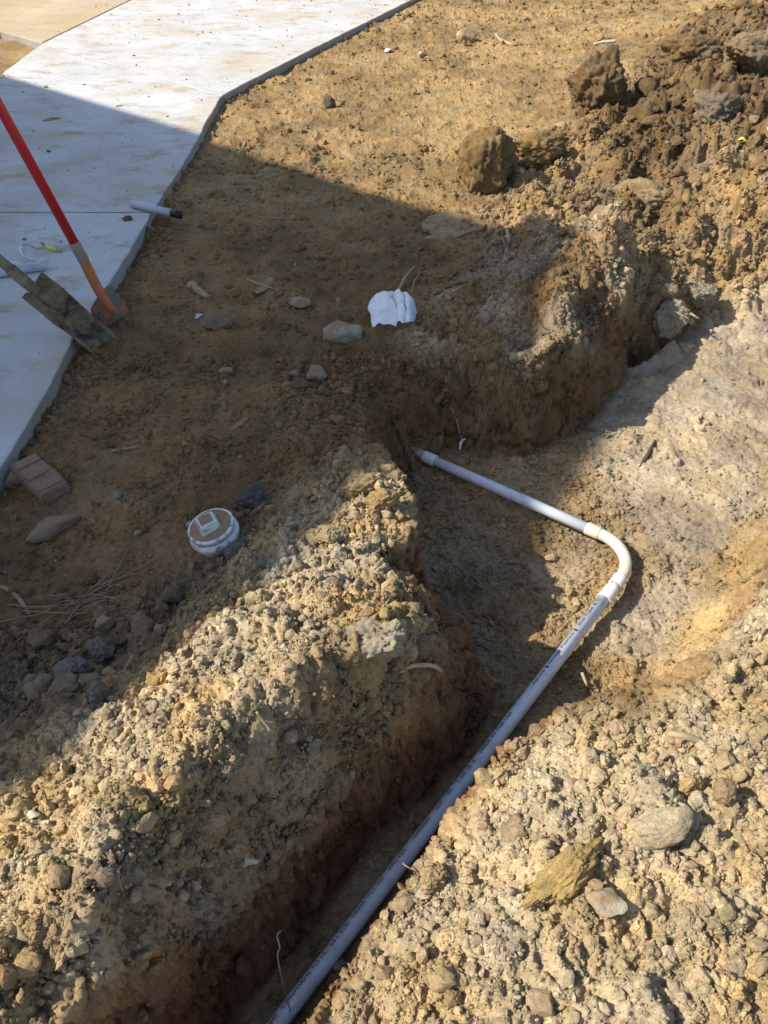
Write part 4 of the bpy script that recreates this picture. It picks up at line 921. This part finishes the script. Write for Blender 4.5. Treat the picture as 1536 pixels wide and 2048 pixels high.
for k in range(5):                                                # split strips at the torn end
    a = -.3 + k * .75; bvec = Vector((0, 0, 1)) * math.sin(a) + pr_.cross(Vector((0, 0, 1))).normalized() * math.cos(a)
    st = [r1 - pr_ * .02 + bvec * .015, r1 + pr_ * .012 + bvec * .0155, r1 + pr_ * (.03 + .006 * k % .02) + bvec * (.013 + .004 * (k % 2))]
    sub(tube('split_strip', st, [.007, .006, .004], M_BLUEPVC, seg=6, flat=.35), tp)
wz = SLAB_Z + .006
sub(tube('wire', smooth_path([P(-10, 522, wz + .02), P(10, 528, wz + .02), P(34, 525, wz + .03), P(40, 536, wz + .01), P(52, 538, wz), P(78, 537, wz), P(92, 536, wz)], 5), .0042, M_WIREW, seg=8), tp)
wr = empty('wire_loop', tuple(P(48, 500, SLAB_Z))); tag(wr, 'white wire curling on the concrete above the torn pipe', 'wire')
sub(tube('insulation', smooth_path([P(67, 520, wz), P(55, 516, wz), P(44, 508, wz + .005), P(40, 499, wz + .008), P(43, 492, wz + .005)], 6), .0040, M_WIREW, seg=8), wr)
sub(tube('bare_strand', smooth_path([P(43, 492, wz), P(50, 488, wz), P(60, 491, wz), P(72, 496, wz), P(84, 496, wz)], 5), .0016, M_COPPER, seg=6), wr)
yc_ = empty('wire_connector', tuple(P(102, 497, SLAB_Z))); tag(yc_, 'bright yellow wire connector with frayed dark wire ends', 'connector')
y0_, y1_ = Vector(P(93, 494, wz)), Vector(P(112, 501, wz))
sub(tube('sleeve', [y0_, y0_.lerp(y1_, .2), y0_.lerp(y1_, .8), y1_], [.006, .009, .008, .005], M_YEL, seg=10), yc_)
for k in range(4): sub(tube('wire_end', smooth_path([y0_, P(86, 490 - k, wz + .004), P(81 + k, 488 - 1.5 * k, wz + .006)], 4), .0014, M_COPPER, seg=5), yc_)
sub(tube('wire_loop_end', smooth_path([y1_, P(118, 504, wz), P(122, 502, wz), P(124, 499, wz)], 5), .0016, M_COPPER, seg=5), yc_)
lf = named('c', 'clod', 'flat brown clod lying on the concrete near the offcut', 'clod', 256, 437, 20, 8, 15, .2, (.16, .10, .06), 590, sub=3); lf.location = tuple(P(256, 437, SLAB_Z + .006))
for k, (u, v, ww, lab) in enumerate(((104, 238, 44, 'largest tan dirt smear on the shaded concrete'), (238, 212, 20, 'small dirt crumble on the concrete at the shadow line'))):
    q = P(u, v, SLAB_Z); o = put_rock('dirt_smear', CLOD_ME[k], (q[0], q[1], SLAB_Z - .004), (ww * .0013, ww * .0009, .009), (0, 0, .4), (.30, .21, .11), .5); tag(o, lab, 'dirt')

# ------------------------------------------------------------------ cleanout
M_CO = plain('white_fitting', (.66, .67, .66), .45, .06, 40, .1, .0005, .4, dirt=(.28, .22, .15), dirt_amt=(.48, .62), dscale=30)
M_CAP = plain('muddy_cap', (.25, .18, .11), .8, .25, 50, .3, .001, .2, dirt=(.62, .62, .60), dirt_amt=(.66, .74), dscale=30)
cb = hit(438, 1092); cax = Vector((-.20, -.06, 1)).normalized(); cb = cb + Vector((0, .012, .004))
co_ = empty('cleanout', tuple(cb)); tag(co_, 'white plastic sewer cleanout with square plug sunk in grey mud', 'cleanout')
def lathe(name, prof, material, root, seg=48, base=cb, axis=cax):
    t, n, b = frames([base, base + axis])[1][0]; V, F_ = [], []
    for h, r in prof:
        for k in range(seg):
            a = 2 * math.pi * k / seg; V.append(base + t * h + (n * math.cos(a) + b * math.sin(a)) * r)
    for i in range(len(prof) - 1):
        for k in range(seg): F_.append((i * seg + k, i * seg + (k + 1) % seg, (i + 1) * seg + (k + 1) % seg, (i + 1) * seg + k))
    F_.append(tuple((len(prof) - 1) * seg + k for k in range(seg)))
    return sub(mesh_obj(name, V, F_, material, None), root)
lathe('hub', [(-.06, .050), (.0, .056), (.018, .062), (.030, .0650), (.036, .067), (.042, .067), (.046, .0635), (.050, .0635), (.050, .056)], M_CO, co_)
lathe('thread_ring', [(.049, .060), (.060, .060), (.060, .050)], M_STUB, co_)
cap = lathe('plug', [(.0585, .0605), (.0625, .0632), (.0665, .0632), (.0690, .061), (.0695, .055)], M_CO, co_)
capd = lathe('mud_film', [(.0697, .0565), (.0712, .054), (.0716, .03)], M_CAP, co_)
t, n, b = frames([cb, cb + cax])[1][0]; rotn = (n * math.cos(.5) + b * math.sin(.5)).normalized(); rotb = cax.cross(rotn)
nutc = cb + cax * .082 - rotn * .004
bm = bmesh.new(); bmesh.ops.create_cube(bm, size=1)
for q in bm.verts:
    tp_ = .8 if q.co.z > 0 else 1.0; q.co = nutc + rotn * (q.co.x * .056 * tp_) + rotb * (q.co.y * .056 * tp_) + cax * (q.co.z * .026)
bmesh.ops.bevel(bm, geom=bm.edges[:], offset=.002, segments=2, affect='EDGES')
sub(bm_obj('square_nut', bm, M_CO), co_)
bm = bmesh.new(); bmesh.ops.create_cube(bm, size=1)
for q in bm.verts: q.co = nutc + rotn * (q.co.x * .034) + rotb * (q.co.y * .034) + cax * (.0125 + q.co.z * .004)
sub(bm_obj('mud_patch', bm, M_CAP), co_)

# ------------------------------------------------------------------ crumpled white plastic
M_WHITE = plain('white_plastic_sheet', (.76, .78, .80), .45, .04, 20, .1, .001, .4, dirt=(.42, .37, .30), dirt_amt=(.60, .78), dscale=45)
wb = hit(785, 660); wl = empty('crumpled_plastic', tuple(wb)); tag(wl, 'crumpled white plastic sheet with pleats and torn lower edge', 'plastic sheet')
rt = Vector((1, .06, 0)).normalized(); upd = Vector((0, .80, .60)).normalized(); nw = rt.cross(upd).normalized()
if nw.z < 0: nw = -nw
def flap(outline, depth, seed):                                  # one fold of the sheet: a measured outline given depth by curvature
    bm = bmesh.new(); o2 = [Vector(((X_ - 1005) / 3900, (690 - Y_) / 3700)) for X_, Y_ in outline]
    sm = smooth_path([(q.x, q.y, 0) for q in o2 + [o2[0]]], 3)[:-1]
    bm.faces.new([bm.verts.new(q) for q in sm]); bmesh.ops.triangulate(bm, faces=bm.faces[:])
    for _ in range(4):
        le = [e for e in bm.edges if e.calc_length() > .012]
        if le: bmesh.ops.subdivide_edges(bm, edges=le, cuts=1); bmesh.ops.triangulate(bm, faces=bm.faces[:])
    bmesh.ops.beautify_fill(bm, faces=bm.faces[:], edges=bm.edges[:]); bm.normal_update()
    if bm.faces[:][0].normal.z < 0: bmesh.ops.reverse_faces(bm, faces=bm.faces[:])
    V = [v.co.copy() for v in bm.verts]; F_ = [tuple(v.index for v in f.verts) for f in bm.faces]; bd_ = [tuple(v.index for v in e.verts) for e in bm.edges if e.is_boundary]; bm.free()
    out_ = []
    for q in V:
        z = depth(q.x, q.y) + .0045 * float(noise2(np.array([q.x * 60]), np.array([q.y * 60]), seed)[0]) + .010 * float(noise2(np.array([q.x * 22]), np.array([q.y * 22]), seed + 3)[0])
        out_.append(wb + rt * q.x + upd * q.y + nw * (z + .012))
    k = len(out_); back = [q - nw * .0015 for q in out_]
    return out_ + back, F_ + [tuple(i_ + k for i_ in f[::-1]) for f in F_] + [(a, b, b + k, a + k) for a, b in bd_]
fl = [flap([(830, 195), (730, 240), (670, 330), (640, 450), (680, 520), (690, 620), (725, 695), (800, 650), (860, 668), (960, 660), (1050, 685), (1060, 570), (1040, 420), (1000, 310), (960, 290), (920, 185)], lambda a, b: .030 - 2.6 * (a + .035) ** 2 + .02 * math.exp(-((b - .06) / .05) ** 2), 81.),
      flap([(1000, 190), (1060, 175), (1110, 220), (1165, 315), (1160, 370), (1225, 460), (1190, 560), (1170, 640), (1140, 685), (1095, 640), (1050, 650), (1050, 520), (1035, 400), (1015, 290)], lambda a, b: .012 + .050 * math.sin(min(max((a + .005) / .05, 0), 1.2) * 2.4) - .010, 84.),
      flap([(1110, 205), (1190, 205), (1250, 265), (1310, 262), (1345, 330), (1378, 400), (1370, 480), (1320, 580), (1240, 645), (1160, 640), (1180, 540), (1200, 450), (1150, 330)], lambda a, b: .012 + .030 * math.cos((a - .055) * 60) - .9 * max(a - .06, 0), 87.),
      flap([(815, 215), (870, 165), (940, 132), (1010, 138), (1070, 180), (1110, 240), (1060, 330), (1000, 300), (930, 230), (880, 215)], lambda a, b: -.012 + .010 * math.cos(a * 40), 90.)]
V, F_ = merge(fl); sub(mesh_obj('sheet', V, F_, M_WHITE), wl)

# ------------------------------------------------------------------ wood, roots, straw
M_WOOD = plain('weathered_wood', (.34, .25, .14), .9, .45, 8, .7, .004, .1, dirt=(.22, .145, .075), dirt_amt=(.42, .64), dscale=22, stretch=(4, 18, 18))
M_BARK = plain('dark_bark', (.085, .065, .05), .95, .35, 30, .6, .003, .1)
M_ROOT = plain('pale_root', (.36, .275, .175), .85, .25, 40, .3, .001, .15, dirt=(.26, .19, .12), dirt_amt=(.55, .72), dscale=24)
M_STRAW = plain('dry_straw', (.28, .21, .12), .8, .25, 40, .2, .001, .2)
M_PAPER = plain('paper_scrap', (.50, .41, .29), .8, .12, 30, .2, .001, .2, dirt=(.4, .3, .2), dirt_amt=(.58, .75), dscale=30)
def chip(name, label, cat, px, thick, material, lift=.004, tilt=0.0, rnd=.002):    # flat splinter from a measured outline
    c = hit(sum(p[0] for p in px) / len(px), sum(p[1] for p in px) / len(px)); z0 = c.z + lift
    bm = bmesh.new(); V = []
    for (u, v) in px:
        q = P(u, v, z0); V.append(bm.verts.new((q[0], q[1], z0 + (q[0] - c.x) * tilt + random.uniform(-rnd, rnd))))
    f = bm.faces.new(V); bm.normal_update()
    if f.normal.z < 0: f.normal_flip()
    ex = bmesh.ops.extrude_face_region(bm, geom=[f]); ev = [g_ for g_ in ex['geom'] if isinstance(g_, bmesh.types.BMVert)]
    for q in ev: q.co.z += thick
    bmesh.ops.recalc_face_normals(bm, faces=bm.faces[:])
    bmesh.ops.triangulate(bm, faces=[q for q in bm.faces if len(q.verts) > 4])
    o = bm_obj(name, bm, material); tag(o, label, cat); return o
def stick(name, label, cat, px, r, material, seg=8, lift=None, dz=None, wob=.12, flat=1.0):
    pts = [hit(u, v) for u, v in px]
    for i, p in enumerate(pts): p.z += (r[0] if hasattr(r, '__len__') else r) * .6 if lift is None else lift
    if dz:
        for p, k in zip(pts, dz): p.z += k
    path = smooth_path(pts, 5); rr = np.interp(np.linspace(0, 1, len(path)), np.linspace(0, 1, len(r)), r) if hasattr(r, '__len__') else [r] * len(path)
    o = tube(name, path, list(rr), material, seg=seg, wob=wob, flat=flat); tag(o, label, cat); return o
chip('wood_shard', 'broad weathered board shard lying at the tip of the shadow', 'wood', [(843, 452), (858, 438), (880, 432), (905, 424), (940, 420), (968, 434), (950, 440), (972, 452), (965, 464), (935, 470), (912, 481), (880, 486), (848, 482), (868, 474), (858, 466), (846, 462)], .014, M_WOOD, .006, .0)
stick('wood_stick', 'knobby pale root stub left of centre on the shaded ground', 'root', [(378, 578), (385, 575), (397, 584), (410, 594), (420, 598)], [.012, .017, .015, .013, .006], M_ROOT, seg=12)
stick('wood_splinter', 'split wood splinter on the ground left of the pebbles', 'wood', [(460, 862), (478, 850), (497, 837)], [.004, .010, .006], M_WOOD, flat=.5)
stick('wood_splinter', 'thin twig crossing a dead leaf', 'twig', [(492, 558), (510, 567), (530, 573), (547, 578)], [.004, .005, .005, .004], M_ROOT)
chip('dead_leaf', 'curled dead leaf under the thin twig', 'leaf', [(507, 584), (520, 574), (536, 556), (546, 558), (548, 570), (538, 578), (526, 584), (514, 588)], .003, M_WOOD, .002, .0, .006)
stick('wood_peg', 'short pale wood peg upright on the shaded mound', 'wood', [(1013, 468), (1016, 478), (1019, 488)], [.008, .009, .008], M_ROOT, dz=(.02, .01, 0))
stick('bark_strip', 'long dark bark strip right of the white plastic', 'bark', [(868, 592), (885, 582), (910, 570), (938, 562)], [.005, .010, .010, .004], M_BARK, flat=.5)
stick('twig', 'brown twig rising behind the white plastic', 'twig', [(796, 585), (808, 568), (828, 547)], [.005, .0045, .003], M_ROOT, dz=(0, .02, .03))
stick('twig', 'thin forked twig right of the twig behind the plastic', 'twig', [(824, 588), (828, 570), (840, 556)], [.003, .0025, .002], M_ROOT, dz=(0, .01, .02))
stick('root', 'pale curved root sticking from the left trench wall', 'root', [(800, 1347), (820, 1344), (845, 1345), (866, 1350), (880, 1362)], [.002, .004, .0052, .005, .004], M_ROOT, dz=(0, .015, .03, .04, .045))
stick('twig', 'forked pale twig lying on the near lip of the pit', 'twig', [(1157, 1368), (1168, 1380), (1180, 1390), (1198, 1397)], [.0045, .004, .0045, .002], M_ROOT, dz=(.05, .03, .015, .0))
stick('stick', 'dark split stick on the sunlit pit floor', 'stick', [(1310, 882), (1300, 902), (1290, 918), (1278, 936)], [.004, .008, .008, .003], M_BARK)
stick('stick', 'pale round stick on the upper right heap', 'stick', [(1335, 1474), (1360, 1478), (1397, 1486)], [.006, .008, .008], M_ROOT, lift=.012)
stick('stick', 'whitish stick half buried at the top of the sunlit ground', 'stick', [(1188, 90), (1206, 87), (1232, 84)], [.010, .012, .010], M_PAPER)
stick('stick', 'grey driftwood stick at the top of the picture', 'stick', [(992, 70), (1000, 82), (1024, 92), (1040, 90)], [.012, .013, .012, .006], M_ROOT)
stick('stick', 'slim bleached stick on the sunlit ground before the spoil bank', 'stick', [(1215, 128), (1240, 120), (1266, 116)], [.006, .007, .004], M_STRAW)
stick('stick', 'small stick near the upper slab corner', 'stick', [(512, 356), (522, 352), (536, 348)], [.005, .006, .004], M_ROOT)
stick('stick', 'straw-thin splinter left of the white plastic', 'stick', [(520, 436), (545, 438), (568, 440)], [.004, .006, .004], M_STRAW)
stick('stick', 'weathered stick along the lower left ground', 'stick', [(222, 904), (250, 898), (276, 895)], [.003, .005, .003], M_ROOT)
stick('bent_straw', 'bent flat straw at the left edge', 'straw', [(-20, 1172), (10, 1178), (35, 1195), (50, 1215), (60, 1230)], [.004, .006, .006, .005, .004], M_STRAW, flat=.4)
stick('root', 'hanging white root in the back of the pit', 'root', [(901, 822), (908, 836), (914, 850), (920, 872), (924, 888)], [.003, .002, .0025, .002, .002], M_ROOT, dz=(.01, .012, .012, .01, .01))
stick('root', 'pale dangling root tip on the back wall of the pit', 'root', [(930, 880), (922, 890), (919, 905)], [.003, .006, .003], M_WIREW, dz=(.012, .012, .012))
stick('root', 'second thin root right of the hanging white root', 'root', [(966, 826), (958, 848), (952, 870)], .0018, M_ROOT, dz=(.01, .01, .01))
stick('root', 'fine root hair curling on the left heap', 'root', [(246, 1738), (241, 1752), (242, 1770), (248, 1786)], .0016, M_STRAW, dz=(.008, .012, .012, .004))
stick('root', 'short root poking up through crumbs on the left heap', 'root', [(515, 1432), (530, 1450), (545, 1468)], [.0028, .003, .0022], M_ROOT, dz=(.01, .01, .012))
stick('root', 'long wiry root crossing the conduit at the bottom', 'root', [(584, 2036), (582, 2010), (586, 1990), (582, 1972), (588, 1962)], .0012, M_ROOT, dz=(.01, .28, .29, .30, .30))
for k, (px_, lab) in enumerate((([(660, 1960), (664, 1942), (672, 1930)], 'thin white root at the trench lip above the wiry root'), ([(705, 1878), (715, 1874), (722, 1862)], 'small curved root over the conduit halfway up'), ([(806, 1726), (812, 1732), (820, 1740)], 'straight root tip over the lettering of the conduit'), ([(760, 1785), (764, 1792), (768, 1800)], 'short root bristle on the ochre edge of the trench'))):
    a = hit(px_[-1][0] + 14, px_[-1][1] + 4); pts = [Vector(P(px_[0][0], px_[0][1], a.z + .01)), Vector(P(px_[1][0], px_[1][1], a.z + .012)), a]
    o = tube('root', smooth_path(pts, 4), .0014, M_ROOT, seg=5); tag(o, lab, 'root')
# white bits
def scrap(label, cat, u, v, w_, h_, material, rz, name='paper_scrap'):
    c = hit(u, v, .006); G = []
    for i in range(8):
        row = []
        for j in range(12):
            a, b = -1 + 2 * j / 11, -1 + 2 * i / 7; rr = 1 - .25 * abs(a) * abs(b)
            X_, Y_ = a * w_ * rr, b * h_ * rr * (1 - .3 * a); zz_ = .25 * w_ * math.cos(a * 2.4 + b) + .1 * w_ * math.sin(3 * b + a)
            row.append(c + Vector((X_ * math.cos(rz) - Y_ * math.sin(rz), X_ * math.sin(rz) + Y_ * math.cos(rz), zz_)))
        G.append(row)
    o = sheet_solid(name, G, .0012, material, None); tag(o, label, cat); return o
scrap('torn cream paper scrap on the shaded left trench wall', 'paper', 492, 1730, .026, .010, M_PAPER, .1)
M_FOIL = plain('dull_foil', (.42, .45, .52), .4, .2, 80, .3, .001, .5)
scrap('bluish foil scrap in the disturbed soil below the root stub', 'foil', 400, 633, .020, .008, M_FOIL, .6, 'foil_scrap')
scrap('pale plastic flake near the top of the sunlit ground', 'plastic', 778, 103, .035, .018, M_WIREW, .2, 'plastic_flake')
scrap('bleached leaf on the left heap near the shadow line', 'leaf', 68, 1632, .012, .007, M_PAPER, .1, 'bleached_leaf')
stick('stick', 'cream wood sliver on the left heap beside the bleached leaf', 'stick', [(66, 1648), (84, 1649), (102, 1648)], [.003, .0042, .004], M_PAPER, flat=.6, lift=.008)
scrap('translucent scrap of film on the lower left heap', 'film', 42, 1870, .026, .008, M_STRAW, -.5, 'film_scrap')
# yellow marking tape
for (u, v, w_, rz, lab) in ((1480, 296, .024, -.9, 'bright yellow tape scrap on the spoil bank'), (1534, 276, .026, .8, 'yellow tape scrap cut by the right edge of the picture')):
    scrap(lab, 'tape', u, v, w_, .009, M_YEL, rz, 'tape_scrap').location.z += .03
# straw tuft
c = hit(165, 1205); parts = []
for k in range(30):
    a = random.gauss(.5, .42); L_ = random.uniform(.06, .20); sgn = random.choice((-1, 1)); d = Vector((math.cos(a) * sgn, math.sin(a) * sgn, 0)); p = c + Vector((random.gauss(0, .045), random.gauss(0, .03), .003))
    pts = smooth_path([p, p + d * L_ * .5 + Vector((0, 0, random.uniform(.002, .014))), p + d * L_ + Vector((random.gauss(0, .02), random.gauss(0, .02), random.uniform(0, .015)))], 4)
    parts.append(tube_data(pts, [.0016] * (len(pts) - 1) + [.0005], seg=4, flat=.4))
V, F_ = merge(parts); o = mesh_obj('straw_tuft', V, F_, M_STRAW); tag(o, 'flattened tuft of dry straw on the lower left ground', 'straw')
# root clump by the burrow
c = hit(1322, 642, .02); parts = []
for k in range(34):
    a = random.gauss(2.3, .45); L_ = random.uniform(.05, .13); d = Vector((-math.cos(a), -math.sin(a) * .8, random.uniform(-.5, .1))); p = c + Vector((random.gauss(.02, .02), random.gauss(.02, .015), random.uniform(.0, .03)))
    pts = smooth_path([p, p + d * L_ * .5 + Vector((0, 0, .012)), p + d * L_], 4); parts.append(tube_data(pts, [.0028] * (len(pts) - 1) + [.001], seg=4))
V, F_ = merge(parts); o = mesh_obj('root_clump', V, F_, M_ROOT); tag(o, 'frayed pale root clump hanging beside the dark burrow', 'root')
# grass wisp on the left trench lip
c = hit(1005, 1315, .01); parts = []
for k in range(7):
    d = Vector((random.uniform(.5, 1), random.uniform(-1, -.5), random.uniform(-.4, .0))).normalized(); p = c + Vector((random.gauss(0, .008), random.gauss(0, .008), .005)); L_ = random.uniform(.05, .12)
    pts = smooth_path([p, p + d * L_ * .5 + Vector((0, 0, .02)), p + d * L_ + Vector((0, 0, -.01))], 4); parts.append(tube_data(pts, .0014, seg=4))
V, F_ = merge(parts); o = mesh_obj('grass_wisp', V, F_, M_STRAW); tag(o, 'dry grass wisp at the far end of the left trench wall', 'grass')
RANK = ['nearest', 'second nearest', 'third nearest', 'fourth nearest', 'fifth nearest', 'sixth nearest', 'seventh nearest', 'eighth nearest', 'ninth nearest', 'tenth nearest', 'eleventh nearest', 'twelfth nearest', 'thirteenth nearest', 'fourteenth nearest', 'fifteenth nearest', 'sixteenth nearest', 'seventeenth nearest', 'eighteenth nearest', 'nineteenth nearest', 'twentieth nearest', 'twenty-first nearest', 'twenty-second nearest', 'twenty-third nearest']
LMK = [('the big dark lone clod', (1188, 190)), ('the upright clod at the shadow tip', (962, 335)), ('the broad ochre clod', (1065, 310)), ('the dark shaggy clod', (1425, 230)), ('the hollow clod', (1375, 115)), ('the yellow tape scrap', (1480, 296)), ('the grey-capped lump', (1290, 400)), ('the rounded grey clod', (1392, 600)), ('the root clump', (1325, 645)), ('the board shard', (910, 452)), ('the white plastic', (785, 620)), ('the pale faceted stone', (686, 672)), ('the grey lumpy stone', (634, 756)), ('the brick', (80, 960)), ('the pointed brown stone', (106, 1060)), ('the cleanout', (438, 1050)), ('the straw tuft', (165, 1205)), ('the slate grey clod', (148, 1345)), ('the ochre clod past the shadow line', (315, 1362)), ('the pale weathered stone', (295, 1645)), ('the heavy overhanging clod', (750, 1295)), ('the cream paper scrap', (492, 1730)), ('the bleached leaf', (68, 1632)), ('the film scrap', (42, 1870)), ('the boulder-like stone', (1318, 1645)), ('the long ochre clod', (1122, 1755)), ('the pale flat stone', (1212, 1800)), ('the rounded ochre clod', (1372, 1575)), ('the tan oval stone', (1448, 1525)), ('the pointed clod', (1186, 1505)), ('the pale round stick', (1365, 1480)), ('the peg-like clod', (688, 1940)), ('the pale cracked stone', (1080, 2010)), ('the flat tan clod', (1460, 1935)), ('the red shovel', (235, 640)), ('the muddy spade', (195, 695)), ('the grey pipe offcut', (320, 420)), ('the slab corner', (445, 195)), ('the knobbly tan clod', (715, 985))]
WORD = {'crumbly tan': 'crumbly tan', 'pale dry': 'pale dry', 'brown clod in': 'spoil bank', 'small brown': 'small brown', 'dark grey': 'dark grey', 'small grey': 'small grey', 'grey brown': 'grey brown'}
buckets = {}
for o, label, q in FIELD:
    nm, (au, av) = min(LMK, key=lambda k: math.hypot(k[1][0] - q[0], k[1][1] - q[1])); du, dv = q[0] - au, q[1] - av
    sd_ = ('right of' if du > 0 else 'left of') if abs(du) > abs(dv) else ('below' if dv > 0 else 'above')
    adj = [v for k, v in WORD.items() if label.startswith(k)][0]; buckets.setdefault((adj, sd_, nm), []).append((math.hypot(du, dv), o))
for (adj, sd_, nm), lst in buckets.items():
    for k, (_, o) in enumerate(sorted(lst, key=lambda t: t[0])): o['label'] = f'{adj} clod, {RANK[min(k, 22)]} {sd_} {nm}'
print('done', time.time() - _T0)
